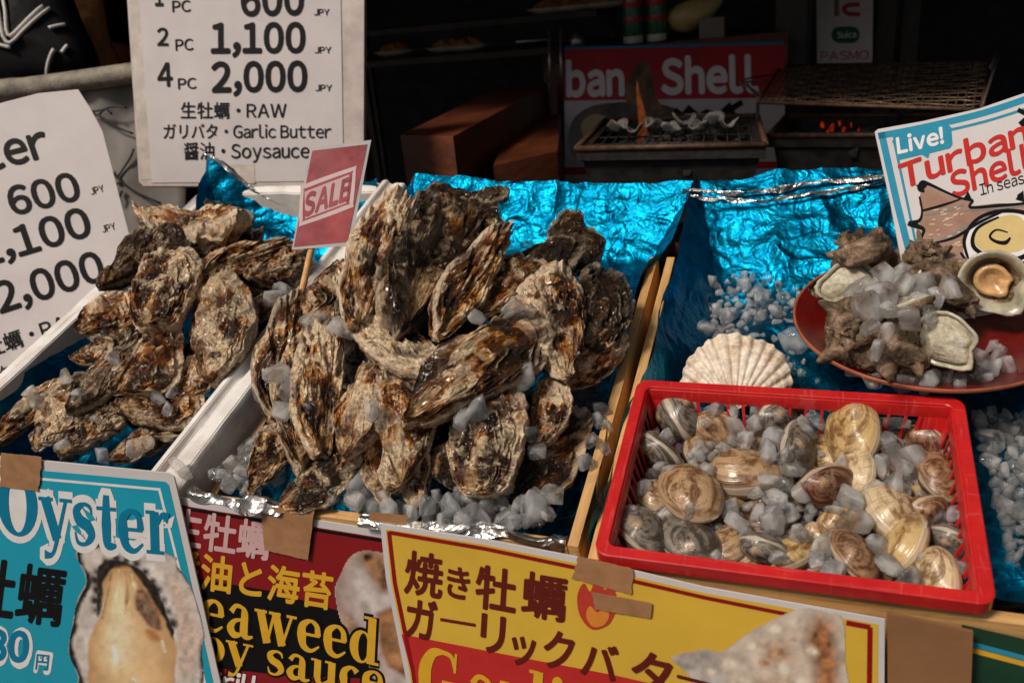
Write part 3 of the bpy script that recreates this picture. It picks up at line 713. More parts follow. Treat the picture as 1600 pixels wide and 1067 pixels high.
# ------------------------------------------------------------------ oysters
def oyster_mesh(seed, wid=.5, hu=.085, hl=.12, K=8, fold=.012, curve=.06, blunt=.42, frill=.03, nt=260, ns=150, rough=1.):
    rng = np.random.RandomState(seed)
    th = np.linspace(0, 2 * np.pi, nt, endpoint=False); ct, st_ = np.cos(th), np.sin(th)
    xo = .5 - .5 * ct                                           # 0 hinge .. 1 bill
    prof = (np.clip(xo, 1e-4, 1) ** rng.uniform(.50, .68)) * (np.clip(1 - xo, 1e-4, 1) ** blunt); prof /= prof.max()
    sd = np.sign(st_)
    hw = wid / 2 * prof * (1 + .28 * noise3(xo * 2.6, sd * 3.3, 0, seed) + .09 * noise3(xo * 7, sd * 5.1, 1, seed) + .03 * noise3(xo * 17, sd * 7.7, 1, seed))
    bend = curve * 4 * (xo * (1 - xo)) + .07 * noise3(xo * 2, 0, 7, seed)
    ox, oy = xo + .03 * noise3(ct * 3, st_ * 3, 4, seed), sd * hw + bend
    U = np.array([.035, 0.0])
    s = np.linspace(0.004, 1, ns) ** .8
    S, TH = np.meshgrid(s, th, indexing='ij'); CT, ST = np.cos(TH), np.sin(TH)
    dx, dy = ox - U[0], oy - U[1]; r = np.hypot(dx, dy); r0 = r / r.max()
    out_v, att = [], []
    zr = .026 * noise3(ct * 1.6, st_ * 1.6, 2, seed) + .018 * noise3(ct * 5, st_ * 5, 3, seed) + .009 * noise3(ct * 13, st_ * 13, 3, seed)
    n_f = rng.randint(7, 12); ph = rng.uniform(0, 6)
    ruf = (.35 + .65 * np.clip(xo, 0, 1)) * (.011 * np.sin(24 * th + 3 * noise3(ct * 4, st_ * 4, 9, seed)) + .012 * noise3(ct * 11, st_ * 11, 6, seed)) * (1.6 * frill / .03) ** .5
    for side, Hh in ((1, hu), (-1, hl)):
        sdn = seed * 7 + (3 if side > 0 else 5)
        phi = 1.1 * K * S ** 1.3 + .9 * noise3(CT * 1.7, ST * 1.7, S * 1.6, sdn) + .42 * noise3(CT * 4, ST * 4, S * 3, sdn + 1) + .10 * noise3(CT * 12, ST * 12, S * 5, sdn + 2)
        idx = np.floor(phi); fr = phi - idx
        br = np.clip(.45 + 1.3 * noise3(idx * 5.7 + .5, CT * 2.6, ST * 2.6, sdn + 9), .02, 1.5)   # how strongly each flake stands up
        lip = fr ** 2.4
        wav = noise3(CT * 9, ST * 9, idx * 2.1, sdn + 4)
        push = (.016 * br * lip + .008 * S ** 4 * wav) * (.25 + .75 * S) * rough
        X = U[0] + S * dx[None, :] + dx[None, :] / r[None, :] * push
        Y = U[1] + S * dy[None, :] + dy[None, :] / r[None, :] * push
        dome = Hh * (r0[None, :] ** .75) * (S ** .75) * (1 - S ** 2.6) * 2.05
        dome = dome + Hh * .55 * (1 - r0[None, :]) * (1 - S ** 3) * S ** .4      # swollen hinge
        tex = (.020 * br * lip * (1 + .4 * wav)) * (.3 + .7 * S) * rough
        tex = tex + fold * .7 * S ** 1.2 * np.sin(n_f * TH + ph + 2.2 * noise3(CT * 2, ST * 2, S, sdn + 6)) * (1 - S ** 8)
        tex = tex + .030 * rough * fbm(X * 5, Y * 6, side * 3., sdn + 7, 3) + .005 * rough * ridge(X * 13, Y * 17, side * 2., sdn + 8, 3) * (1 - .6 * S ** 6) + .0025 * rough * fbm(X * 40, Y * 44, side * 3., sdn + 12, 2)
        Zs = zr[None, :] * S ** 3 + ruf[None, :] * S ** 9 + side * (.010 * sstep(.93, 1., S) + dome + tex * (1 - .7 * S ** 10) + .004)
        flk = .5 + .62 * noise3(idx * 3.7 + .2, CT * 1.4, ST * 1.4 + side, sdn) + .25 * noise3(idx * 7.1 + .4, CT * 6, ST * 6, sdn + 2)
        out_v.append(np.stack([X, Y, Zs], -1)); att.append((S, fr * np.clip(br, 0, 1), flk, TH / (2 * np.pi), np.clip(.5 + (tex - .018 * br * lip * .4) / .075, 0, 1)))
    V = np.concatenate([o.reshape(-1, 3) for o in out_v]); nv = nt * ns
    # arch the whole shell a little and make it thin towards the bill
    x = V[:, 0]; V[:, 2] += rng.uniform(-.08, .12) * (4 * (x - .5) ** 2 - .4) * .5 + rng.uniform(-.16, .16) * V[:, 1] * (x - .4)
    V[:, 0] -= .5
    q = np.concatenate([grid_quads(ns, nt, True), grid_quads(ns, nt, True, nv, True)])
    j = np.arange(nt); j2 = (j + 1) % nt; a = (ns - 1) * nt
    q = np.concatenate([q, np.stack([a + j, a + j2, nv + a + j2, nv + a + j], 1)])
    me = np_mesh("oyster", V, q)
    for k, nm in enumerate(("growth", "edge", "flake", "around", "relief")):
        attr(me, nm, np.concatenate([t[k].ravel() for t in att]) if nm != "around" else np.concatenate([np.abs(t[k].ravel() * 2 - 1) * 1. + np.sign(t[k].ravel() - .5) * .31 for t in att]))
    me.polygons.foreach_set("use_smooth", [True] * len(me.polygons))
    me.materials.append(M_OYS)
    return me
OYS_KINDS = [
    dict(wid=.46, K=9, fold=.012, curve=.05, blunt=.40), dict(wid=.52, K=7, fold=.010, curve=-.05, blunt=.34),
    dict(wid=.40, K=11, fold=.020, curve=.04, blunt=.55, frill=.05), dict(wid=.56, K=8, fold=.010, curve=.03, blunt=.30, hu=.075),
    dict(wid=.44, K=6, fold=.016, curve=.12, blunt=.5, rough=1.25), dict(wid=.60, K=9, fold=.014, curve=-.02, blunt=.38, rough=1.2),
    dict(wid=.38, K=10, fold=.024, curve=-.08, blunt=.6), dict(wid=.50, K=12, fold=.010, curve=.08, blunt=.45, rough=1.3),
    dict(wid=.55, K=6, fold=.008, curve=-.1, blunt=.42, rough=1.1), dict(wid=.48, K=8, fold=.018, curve=.0, blunt=.36, hl=.15),
    dict(wid=.50, K=7, fold=.006, curve=.06, blunt=.28, rough=.85), dict(wid=.42, K=9, fold=.014, curve=-.06, blunt=.44, rough=1.3),
    dict(wid=.58, K=10, fold=.010, curve=.02, blunt=.33, hu=.07, rough=1.), dict(wid=.45, K=6, fold=.022, curve=.1, blunt=.5, rough=1.15)]
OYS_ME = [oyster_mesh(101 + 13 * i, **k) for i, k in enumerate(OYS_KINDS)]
OYS_W = [k['wid'] for k in OYS_KINDS]
HEAPS = dict(C=(-.225, .30, .36, .40, -.060, .200), L=(-.655, .25, .40, .40, -.095, .185), F=(0, 9e9, 0, 9e9, 0, 0))
def heap_h(k, a, b):
    a0, ra, b0, rb, base, top = HEAPS[k]
    d = np.clip(1 - ((a - a0) / ra) ** 2 - ((b - b0) / rb) ** 2, 0, 1); return base + top * d ** .75
def on_heap(k, px, py, dz=0.):
    r = ray(px, py); t = np.linspace(.45, 1.9, 900); pts = CAM + r[None] * t[:, None]; q = pts - P0
    a, b, h = q @ AX, q @ AT, q @ AN; g = h - heap_h(k, a, b) - dz
    i = np.argmax(g < 0)
    a0, ra, b0, rb, base, top = HEAPS[k]
    e = ((a - a0) / ra) ** 2 + ((b - b0) / rb) ** 2 + ((h - base) / top) ** 2
    if e[i] > 1.15: i = np.argmin(e)                           # the ray only grazes the heap: nearest point to it
    return pts[i]
def on_plane(px, py, h):
    r = ray(px, py); return CAM + r * (((P0 + AN * h - CAM) @ AN) / (r @ AN))
def basis(p, q, roll, upmix=.5):
    x = nz(q - p); m = (p + q) / 2; v = nz(CAM - m); z = v * (1 - upmix) + AN * upmix; z = nz(z - x * (z @ x)); y = np.cross(z, x)
    c, s_ = math.cos(roll), math.sin(roll); return x, y * c + z * s_, z * c - y * s_
def depth_px(p): return F_PX / ((p - CAM) @ FW)
def oyster(heap, bill, umbo, w_px, kind, label, tone=.5, rust=.2, pale=.2, roll=0., dz=(0., 0.), group=None, thick=1.16, upmix=.48):
    if roll == 0.: roll = (sum(map(ord, label)) * 37 % 53) - 26.          # every shell leans its own way
    p, q = on_heap(heap, *umbo, dz[1]), on_heap(heap, *bill, dz[0])
    x, y, z = basis(p, q, math.radians(roll), upmix); m = (p + q) / 2; L = np.linalg.norm(q - p) * 1.09
    wreal = w_px * .93 / depth_px(m); sy = min(max(wreal / OYS_W[kind], L * .55), L * 1.5)
    o = bpy.data.objects.new("oyster", OYS_ME[kind]); COL.objects.link(o)
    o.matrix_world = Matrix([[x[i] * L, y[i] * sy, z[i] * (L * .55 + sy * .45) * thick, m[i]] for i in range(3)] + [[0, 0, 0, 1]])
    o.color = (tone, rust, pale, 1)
    return tag(o, label, "oyster", group or {"C": "oysters heaped in the middle crate", "L": "oysters heaped in the white foam box"}[heap])

# middle heap: bill px, hinge px, width px, mesh kind, label ...
O = oyster
O('C', (626, 312), (560, 516), 100, 0, "tall pale tan oyster standing upright beside the SALE card", .15, .30, .75, dz=(.012, .02))
O('C', (718, 312), (640, 505), 122, 10, "black oyster with a big white patch at the peak of the heap", 1., .1, .24, dz=(.018, .018))
O('C', (790, 356), (682, 518), 74, 2, "narrow ridged oyster leaning right of the black and white one", .25, .35, .35, roll=38, dz=(.012, .02))
O('C', (838, 408), (738, 492), 82, 3, "smooth brown oyster tucked behind the narrow ridged one", .55, .55, .05, dz=(-.008, -.004))
O('C', (905, 388), (762, 432), 86, 8, "flat blackish oyster with ice on it, farthest back in the heap", 1., .05, .08, dz=(-.02, -.012))
O('C', (965, 430), (915, 545), 104, 5, "round blackish oyster against the blue foil at the heap's right end", 1., .05, .12, dz=(-.005, -.005))
O('C', (856, 424), (880, 590), 104, 7, "brown oyster with a gold and white bill, upright on the right side", .45, .55, .42, dz=(.006, .018))
O('C', (962, 500), (872, 598), 62, 6, "thin streaky oyster poking out behind the gold-billed one", .25, .35, .3, roll=30, dz=(-.01, -.006))
O('C', (842, 508), (636, 652), 128, 12, "large long oyster lying slantwise on top of the others at the front", .55, .22, .22, dz=(.020, .034), upmix=.3)
O('C', (560, 472), (690, 575), 92, 4, "creamy white knobbly oyster in the middle of the heap", .12, .35, 1., dz=(.004, .010))
O('C', (538, 412), (440, 512), 84, 11, "grey-brown oyster half hidden under the tall pale one", .5, .15, .2, dz=(-.022, -.012))
O('C', (462, 462), (425, 652), 84, 2, "long fibrous dark oyster against the foam box wall", .7, .15, .08, dz=(-.004, -.02))
O('C', (430, 572), (466, 730), 96, 6, "long grey oyster with a pale round knob near its tip", .5, .12, .35, dz=(.002, .012))
O('C', (522, 498), (506, 705), 84, 4, "orange-topped oyster hanging down with rippled white edges", .2, .85, .7, dz=(.012, .016))
O('C', (598, 562), (540, 708), 88, 2, "purplish ridged oyster with wavy frills, right of the orange-topped one", .35, .25, .3, dz=(-.002, .014), roll=-12)
O('C', (625, 588), (628, 758), 106, 9, "brown mottled oyster standing upright below the long slanting one", .35, .55, .5, dz=(-.006, .012))
O('C', (790, 596), (735, 768), 142, 5, "broad white-marbled oyster with a white knob at its tip", .55, .1, .75, dz=(.004, .020), upmix=.3)
O('C', (850, 592), (832, 700), 66, 6, "small twisted oyster hanging below the gold-billed one", .3, .55, .3, dz=(-.004, .008))
O('C', (915, 652), (762, 792), 96, 8, "long yellow-brown oyster reaching to the wooden slats", .7, .45, .2, dz=(-.01, .0))
O('C', (556, 704), (448, 782), 78, 1, "grey-green oyster spotted with barnacle rings at the front", .75, .1, .35, dz=(.002, .006))
O('C', (452, 662), (398, 762), 58, 7, "small brown oyster at the front left corner of the heap", .4, .35, .3, dz=(-.006, .002))
O('C', (592, 650), (606, 786), 72, 7, "gold-brown oyster wedged under the brown mottled one", .3, .75, .3, dz=(-.02, -.006))
O('C', (690, 700), (770, 806), 100, 8, "dark oyster under the white-marbled one, sitting in the ice", .9, .2, .15, dz=(-.02, -.008))
O('C', (655, 700), (655, 795), 58, 0, "small tan oyster whose tail sits in the front ice", .2, .55, .4, dz=(-.012, -.002))
O('C', (880, 700), (815, 770), 60, 4, "pale brown oyster lying low beside the blue foil", .4, .4, .4, dz=(-.016, -.006))
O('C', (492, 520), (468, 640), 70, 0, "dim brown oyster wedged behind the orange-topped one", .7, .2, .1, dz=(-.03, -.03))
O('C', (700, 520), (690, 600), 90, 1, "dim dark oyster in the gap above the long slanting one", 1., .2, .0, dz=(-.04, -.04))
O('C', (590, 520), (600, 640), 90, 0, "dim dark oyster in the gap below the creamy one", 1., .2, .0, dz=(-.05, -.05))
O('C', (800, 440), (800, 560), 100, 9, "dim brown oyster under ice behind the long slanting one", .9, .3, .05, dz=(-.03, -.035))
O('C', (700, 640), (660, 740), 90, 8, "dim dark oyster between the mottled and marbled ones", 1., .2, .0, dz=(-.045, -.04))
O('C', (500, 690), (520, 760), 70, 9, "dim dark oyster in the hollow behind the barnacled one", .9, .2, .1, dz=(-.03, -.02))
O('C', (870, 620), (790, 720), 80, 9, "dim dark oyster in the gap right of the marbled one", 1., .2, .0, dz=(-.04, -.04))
# left heap
O('L', (384, 352), (224, 348), 62, 7, "flaky oyster lying crosswise on top of the left heap", .2, .65, .35, roll=-40, dz=(.018, .020))
O('L', (292, 392), (225, 512), 112, 5, "broad rust oyster with green weed and a pale beak", .35, .75, .55, dz=(.012, .022))
O('L', (340, 428), (328, 592), 108, 1, "oval oyster with a mottled cream middle and white rim", .45, .35, .62, dz=(.016, .024), upmix=.25)
O('L', (458, 382), (318, 424), 50, 2, "long thin ridged oyster lying behind the oval one", .35, .55, .15, roll=35, dz=(.002, .006))
O('L', (484, 408), (392, 434), 66, 9, "plump brown oyster under the SALE card's stick", .5, .4, .2, dz=(-.004, .0))
O('L', (276, 518), (180, 610), 92, 8, "reddish-brown oyster with bright ridges in the heap's middle", .2, .9, .35, dz=(.008, .016))
O('L', (214, 476), (125, 518), 66, 0, "brown oyster resting on the far foam rim", .3, .65, .25, dz=(-.006, .006))
O('L', (240, 366), (165, 448), 58, 9, "dark oyster with ice on its back at the far side", .85, .3, .1, dz=(.0, .004))
O('L', (176, 528), (114, 560), 40, 6, "small curled oyster just inside the far rim", .4, .4, .4, dz=(-.01, .0))
O('L', (212, 542), (112, 640), 64, 2, "long dark ridged oyster slanting to the front left", .75, .4, .1, dz=(-.006, .008))
O('L', (112, 602), (-4, 694), 58, 0, "thin grey-green oyster closest to the front left corner", .5, .1, .3, dz=(-.012, .0))
O('L', (118, 622), (52, 696), 78, 3, "pinkish pale oyster at the front left", .15, .5, .75, dz=(-.002, .006))
O('L', (198, 648), (98, 712), 62, 4, "brown oyster with two cream spots near the front rim", .7, .3, .65, dz=(-.004, .0))
O('L', (318, 628), (186, 642), 84, 7, "shaggy orange-ended oyster at the right front", .4, .8, .3, dz=(.0, .008))
O('L', (300, 555), (278, 628), 64, 6, "pale streaked oyster under the oval one", .1, .3, .4, dz=(-.01, -.002))
O('L', (334, 632), (232, 678), 48, 8, "light brown oyster against the box's right wall", .15, .6, .2, dz=(-.022, -.012))
O('L', (228, 668), (172, 718), 42, 6, "small yellowish oyster at the middle of the front rim", .3, .4, .5, dz=(-.012, -.004))
O('L', (446, 470), (386, 508), 42, 4, "small rust-coloured oyster near the right wall", .3, .9, .2, dz=(-.01, -.004))
O('L', (398, 520), (350, 632), 50, 9, "dark knobbly oyster beside the divider wall", .8, .35, .1, dz=(-.022, -.016))
O('L', (380, 388), (300, 448), 58, 3, "light tan oyster with a pale rim behind the broad one", .12, .5, .4, dz=(-.012, .0))
O('L', (290, 660), (225, 712), 44, 0, "small cream-tipped oyster by the front right corner", .3, .4, .6, dz=(-.03, -.02))
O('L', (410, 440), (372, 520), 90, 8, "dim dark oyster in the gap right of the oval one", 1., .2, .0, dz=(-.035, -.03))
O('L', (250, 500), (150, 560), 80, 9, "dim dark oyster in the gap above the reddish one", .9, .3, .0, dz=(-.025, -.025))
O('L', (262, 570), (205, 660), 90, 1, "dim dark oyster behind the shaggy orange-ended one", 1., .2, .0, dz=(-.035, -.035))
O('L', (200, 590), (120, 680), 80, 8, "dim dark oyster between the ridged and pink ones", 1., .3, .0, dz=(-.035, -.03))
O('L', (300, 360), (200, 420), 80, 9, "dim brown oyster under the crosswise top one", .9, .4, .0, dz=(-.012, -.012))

rf = random.Random(31)
for heap, n, (ax0, ax1, bx0, bx1), lb in (('C', 20, (-.36, -.08, .10, .48), "shadowed oyster deep inside the middle heap, seen only through gaps"), ('L', 18, (-.74, -.53, .14, .52), "shadowed oyster deep inside the left heap, seen only through gaps")):
    for i in range(n):
        a, b = rf.uniform(ax0, ax1), rf.uniform(bx0, bx1); h = float(heap_h(heap, a, b)) - .052
        an = rf.uniform(0, 6.28); x = nz(AX * math.cos(an) + AT * math.sin(an)); z = AN; y = np.cross(z, x); L = rf.uniform(.10, .13)
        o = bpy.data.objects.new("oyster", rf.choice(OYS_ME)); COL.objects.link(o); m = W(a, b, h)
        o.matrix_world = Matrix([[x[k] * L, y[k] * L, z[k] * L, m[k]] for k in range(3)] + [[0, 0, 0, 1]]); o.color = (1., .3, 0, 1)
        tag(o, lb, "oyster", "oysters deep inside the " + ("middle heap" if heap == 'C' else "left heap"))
# ------------------------------------------------------------------ clams
def clam_mesh(seed, H=.25, rough=1.):
    nt, ns = 120, 80; rng = np.random.RandomState(seed)
    th = np.linspace(0, 2 * np.pi, nt, endpoint=False)
    rad = 1 + .10 * np.cos(th - .35) + .05 * np.cos(2 * th + .6) + .015 * noise3(np.cos(th) * 2, np.sin(th) * 2, 0, seed)
    ox, oy = .5 * np.cos(th) * rad, .41 * np.sin(th) * rad
    U = np.array([-.10, .33]); s = np.linspace(.01, 1, ns) ** .9
    S, TH = np.meshgrid(s, th, indexing='ij'); V = []; A = []
    for side in (1, -1):
        sd = seed + side
        X = U[0] + S * (ox - U[0])[None]; Y = U[1] + S * (oy - U[1])[None]
        an = np.arctan2(Y / .41, X / .5); rr = np.hypot(X / .5, Y / .41) / np.interp(an, np.r_[th - 2 * np.pi, th], np.r_[rad, rad])
        Z = H * np.clip(1 - rr ** 2.3, 0, 1) ** .62
        Z += .055 * np.exp(-((X - U[0]) ** 2 + (Y - U[1] + .05) ** 2) / .018)          # inflated beak
        fr = (S ** 1.1 * 13 + .25 * noise3(np.cos(TH) * 2, np.sin(TH) * 2, S * 3, sd)) % 1
        Z += .0030 * rough * fr ** 2 * (1 - S ** 12) + .008 * noise3(X * 5, Y * 5, 0, sd)
        V.append(np.stack([X, Y, side * (Z + .002)], -1)); A.append((S, np.cos(TH - .8)))
    V = np.concatenate([v.reshape(-1, 3) for v in V]); nv = nt * ns
    j = np.arange(nt); j2 = (j + 1) % nt; a = (ns - 1) * nt
    q = np.concatenate([grid_quads(ns, nt, True), grid_quads(ns, nt, True, nv, True), np.stack([a + j, a + j2, nv + a + j2, nv + a + j], 1)])
    me = np_mesh("clam", V, q); attr(me, "growth", np.concatenate([a_[0].ravel() for a_ in A])); attr(me, "around", np.concatenate([a_[1].ravel() for a_ in A]))
    me.polygons.foreach_set("use_smooth", [True] * len(me.polygons)); me.materials.append(M_CLAM); return me
CLAM_ME = [clam_mesh(5), clam_mesh(8, .29), clam_mesh(14, .22, 1.6), clam_mesh(21, .27, 1.3)]
GREY, TAN, BRN, YEL, CRM, RED = (.17, .16, .15), (.46, .28, .14), (.34, .17, .08), (.62, .41, .16), (.74, .56, .33), (.22, .075, .038)
def clam(x, y, w, ang, pitch, k, col, label, h=.0, asp=1.):
    """ang: direction in the picture of the hinge side (degrees, 90 = up); pitch: tilt away from facing the camera about that axis"""
    h = h - .022; c = on_plane(x, y, h); q = on_plane(x + 40 * math.cos(math.radians(ang - 90)), y - 40 * math.sin(math.radians(ang - 90)), h)
    X_, Y_, Z_ = basis(c, q, math.radians(pitch + (16 if pitch >= 0 else -16)), .35); s = w * 1.13 / depth_px(c)
    o = bpy.data.objects.new("clam", CLAM_ME[k]); COL.objects.link(o)
    o.matrix_world = Matrix([[X_[i] * s, Y_[i] * s * asp, Z_[i] * s, c[i]] for i in range(3)] + [[0, 0, 0, 1]])
    o.color = (*col, 1); return tag(o, label, "clam", "clams in the red basket")
clam(1062, 650, 98, 200, 55, 1, GREY, "grey clam leaning in the back left corner of the basket", -.004)
clam(1024, 706, 78, 60, 60, 0, GREY, "dark grey clam standing on edge by the left slots", -.004)
clam(1112, 676, 80, 90, 20, 1, TAN, "tan clam half buried in ice near the back left", -.012)
clam(1084, 772, 106, 225, 5, 0, TAN, "large round cream and brown clam near the left end", .008)
clam(1158, 742, 104, 100, -20, 1, TAN, "tan clam with a yellow stripe beside the round cream one", -.002)
clam(1214, 658, 84, 120, 40, 0, GREY, "grey clam standing in ice by the back wall of the basket", .0)
clam(1244, 710, 100, 160, 45, 2, GREY, "dark grey clam resting below the back-wall one", -.004)
clam(1330, 674, 106, 20, 20, 3, YEL, "largest golden-brown clam at the back of the basket", .006)
clam(1286, 766, 90, 110, 35, 2, RED, "dark reddish-brown clam in the middle of the basket", .0)
clam(1338, 738, 82, 200, -20, 2, CRM, "cream ridged clam right of the reddish one", .0)
clam(1018, 774, 62, 60, -15, 3, TAN, "small tan clam between the grey ones at the left end", -.010)
clam(1004, 832, 92, 215, 30, 1, GREY, "slate grey clam in the front left corner", .0)
clam(1082, 846, 92, 250, 15, 0, GREY, "olive grey clam with pale rings at the front", -.004)
clam(1142, 850, 76, 140, -10, 2, TAN, "tan clam between two grey ones at the front", -.010)
clam(1190, 856, 68, 75, 62, 1, GREY, "narrow grey clam standing on edge at the front", .0)
clam(1238, 866, 72, 130, -25, 3, YEL, "amber clam at the middle of the front side", -.006)
clam(1312, 822, 66, 100, 0, 1, YEL, "pale yellow clam half under ice in the middle", -.006)
clam(1338, 872, 92, 210, 30, 2, BRN, "brown clam with strong ridges at the front", .002)
clam(1386, 796, 98, 30, -30, 1, CRM, "long cream clam slanting beside the pale yellow one", .002)
clam(1414, 850, 96, 170, -35, 0, YEL, "smooth bright yellow clam near the front right", .004)
clam(1474, 748, 88, 200, 15, 2, BRN, "brown ridged clam by the right-hand slots", .0)
clam(1444, 800, 64, 110, 45, 3, BRN, "small brown and white clam below the right-hand ridged one", -.004)
clam(1486, 846, 72, 70, 60, 0, GREY, "olive clam standing on edge by the right wall", -.004)
clam(1462, 902, 96, 20, 35, 3, CRM, "brown and white blotched clam in the front right corner", .002)
clam(1442, 690, 74, 60, 40, 1, RED, "dark clam near the back right corner", -.012)
clam(1222, 828, 56, 160, 10, 1, BRN, "small dark clam glimpsed between ice near the front", -.022)
clam(1272, 838, 50, 60, 10, 3, CRM, "small pinkish clam showing between ice at the front", -.016)
clam(1398, 744, 62, 40, 10, 0, TAN, "tan clam almost hidden by ice near the right", -.020)
clam(1180, 800, 70, 10, 10, 0, BRN, "brown clam deep under ice left of the middle", -.026)
clam(1376, 906, 70, 130, 10, 1, TAN, "tan clam deep under ice at the front right", -.022)

rq = random.Random(12)
for x, y in ((1100, 710), (1180, 700), (1290, 710), (1380, 720), (1430, 770), (1240, 790), (1130, 800), (1330, 830), (1450, 850), (1060, 810), (1200, 740), (1400, 690), (1270, 880), (1160, 870)):
    clam(x, y, 80, rq.uniform(0, 360), rq.uniform(-40, 50), rq.randrange(4), rq.choice([GREY, TAN, BRN, GREY, YEL]), "clam lying deeper in the red basket, mostly covered by ice and other clams", -.022)
# ------------------------------------------------------------------ ice
def ice_mesh(seed):
    """rounded irregular polyhedron: soft intersection of a dozen half spaces"""
    rng = np.random.RandomState(seed); nu, nv = 40, 24
    th = np.linspace(0, 2 * np.pi, nu, endpoint=False); ph = np.linspace(.02, np.pi - .02, nv)
    P, Tt = np.meshgrid(ph, th, indexing='ij'); D = np.stack([np.sin(P) * np.cos(Tt), np.sin(P) * np.sin(Tt), np.cos(P)], -1)
    ax = np.array([1, rng.uniform(.6, 1.), rng.uniform(.34, .66)]) * .5
    N_ = rng.normal(size=(7, 3)); N_ = np.concatenate([N_, np.eye(3) + rng.normal(size=(3, 3)) * .18, -np.eye(3) + rng.normal(size=(3, 3)) * .18]); N_ /= np.linalg.norm(N_, axis=1)[:, None]
    h = np.sqrt(((N_ * ax) ** 2).sum(1)) * np.r_[rng.uniform(.72, 1.05, 7), rng.uniform(.8, 1., 6)]
    x = np.clip(D @ N_.T / h, 0, None); r_ = 1 / ((x ** 40).sum(-1) ** (1 / 40))
    r_ *= 1 + .03 * fbm(D[..., 0] * 2.5, D[..., 1] * 2.5, D[..., 2] * 2.5, seed, 2)
    V = (D * r_[..., None]).reshape(-1, 3); k = len(V)
    m = MB(); m.add(V, [tuple(q) for q in grid_quads(nv, nu, True, flip=True)] + [tuple(range(nu)), tuple((nv - 1) * nu + j for j in range(nu))[::-1]])
    me = bpy.data.meshes.new("ice_chunk"); me.from_pydata(m.v, [], m.f); me.update()
    bm = bmesh.new(); bm.from_mesh(me); bmesh.ops.recalc_face_normals(bm, faces=bm.faces); bm.to_mesh(me); bm.free()
    me.polygons.foreach_set("use_smooth", [True] * len(me.polygons)); me.materials.append(M_ICE); return me
ICE_ME = [ice_mesh(300 + i) for i in range(12)]
rng_ice = random.Random(77)
def ice(p, size, label, group):
    o = bpy.data.objects.new("ice_chunk", rng_ice.choice(ICE_ME)); COL.objects.link(o)
    o.location = p; o.rotation_euler = [rng_ice.uniform(0, 6.28) for _ in range(3)]
    k = size * rng_ice.uniform(.72, 1.22); o.scale = (k, k * rng_ice.uniform(.8, 1.1), k * rng_ice.uniform(.8, 1.1))
    return tag(o, label, "ice", group)
def ice_px(pts, h, px, label, group, heap=None):
    for it in pts:
        x, y = it[:2]; p = on_heap(heap, x, y, h) if heap else on_plane(x, y, h)
        ice(p, (it[2] if len(it) > 2 else px) / depth_px(p), label, group)
def scatter(poly, n, dmin, seed):
    """blue-noise points inside a pixel polygon"""
    r = random.Random(seed); xs, ys = [p[0] for p in poly], [p[1] for p in poly]; out = []; tries = 0
    def inside(x, y):
        c = False
        for (x0, y0), (x1, y1) in zip(poly, poly[1:] + poly[:1]):
            if (y0 > y) != (y1 > y) and x < (x1 - x0) * (y - y0) / (y1 - y0) + x0: c = not c
        return c
    while len(out) < n and tries < 20000:
        tries += 1; x, y = r.uniform(min(xs), max(xs)), r.uniform(min(ys), max(ys))
        if inside(x, y) and all((x - a) ** 2 + (y - b) ** 2 > dmin * dmin for a, b in out): out.append((x, y))
    return out
# basket
LB, GB = "clear ice chunk lying among the clams in the red basket", "ice chunks in the red basket"
ice_px([(1180, 640, 42), (1198, 622, 36), (1150, 668, 40), (1165, 690, 40), (1130, 700, 38), (1120, 640, 36), (1210, 690, 38), (1196, 712, 40), (1225, 712, 38), (1238, 735, 36), (1205, 755, 42), (1214, 780, 36), (1185, 800, 38), (1150, 815, 38), (1210, 815, 40),
        (1230, 800, 38), (1250, 690, 34), (1262, 668, 34), (1275, 655, 36), (1385, 690, 44), (1402, 715, 46), (1420, 735, 42), (1380, 725, 40), (1432, 712, 40), (1360, 700, 36), (1395, 762, 40), (1365, 765, 36), (1330, 780, 40), (1302, 796, 38), (1340, 815, 46),
        (1290, 850, 36), (1275, 875, 40), (1300, 895, 40), (1370, 850, 46), (1395, 885, 40), (1420, 905, 42), (1495, 805, 48), (1500, 890, 38), (1105, 740, 36), (1040, 680, 34), (1100, 660, 36), (1145, 640, 34), (1160, 620, 34), (1075, 800, 34), (980, 800, 36), (1180, 770, 34), (1250, 770, 34), (1250, 835, 34), (1215, 870, 32), (1120, 870, 30), (1440, 870, 36), (1050, 740, 34), (1400, 660, 36), (1180, 660, 36), (1315, 720, 32)],
       -.010, 38, LB, GB)
ice_px(scatter([(1010, 650), (1470, 690), (1500, 900), (985, 850)], 26, 44, 5), -.026, 40, "ice chunk deeper down between the clams in the red basket", "ice chunks in the red basket")
# right-hand crate
G = "ice chunks on the blue foil of the right-hand crate"
ice_px(scatter([(1075, 440), (1250, 432), (1240, 520), (1270, 590), (1235, 590), (1200, 530), (1110, 530), (1065, 580), (1030, 580), (1080, 500)], 42, 19, 8), -.072, 24, "small ice chunk on the blue foil behind the scallop shell", G)
ice_px([(1097, 385 + 130), (1115, 440), (1190, 462, 30), (1120, 485, 36), (1135, 492, 32), (1210, 485, 26), (1190, 492, 24), (1068, 508, 30), (1052, 545, 34), (1240, 532, 38)], -.060, 28, "small ice chunk on the blue foil behind the scallop shell", G)
ice_px(scatter([(1520, 640), (1600, 650), (1600, 840), (1570, 800)], 17, 22, 12), -.056, 32, "bluish ice chunk in the crate right of the red basket", "ice chunks right of the red basket")
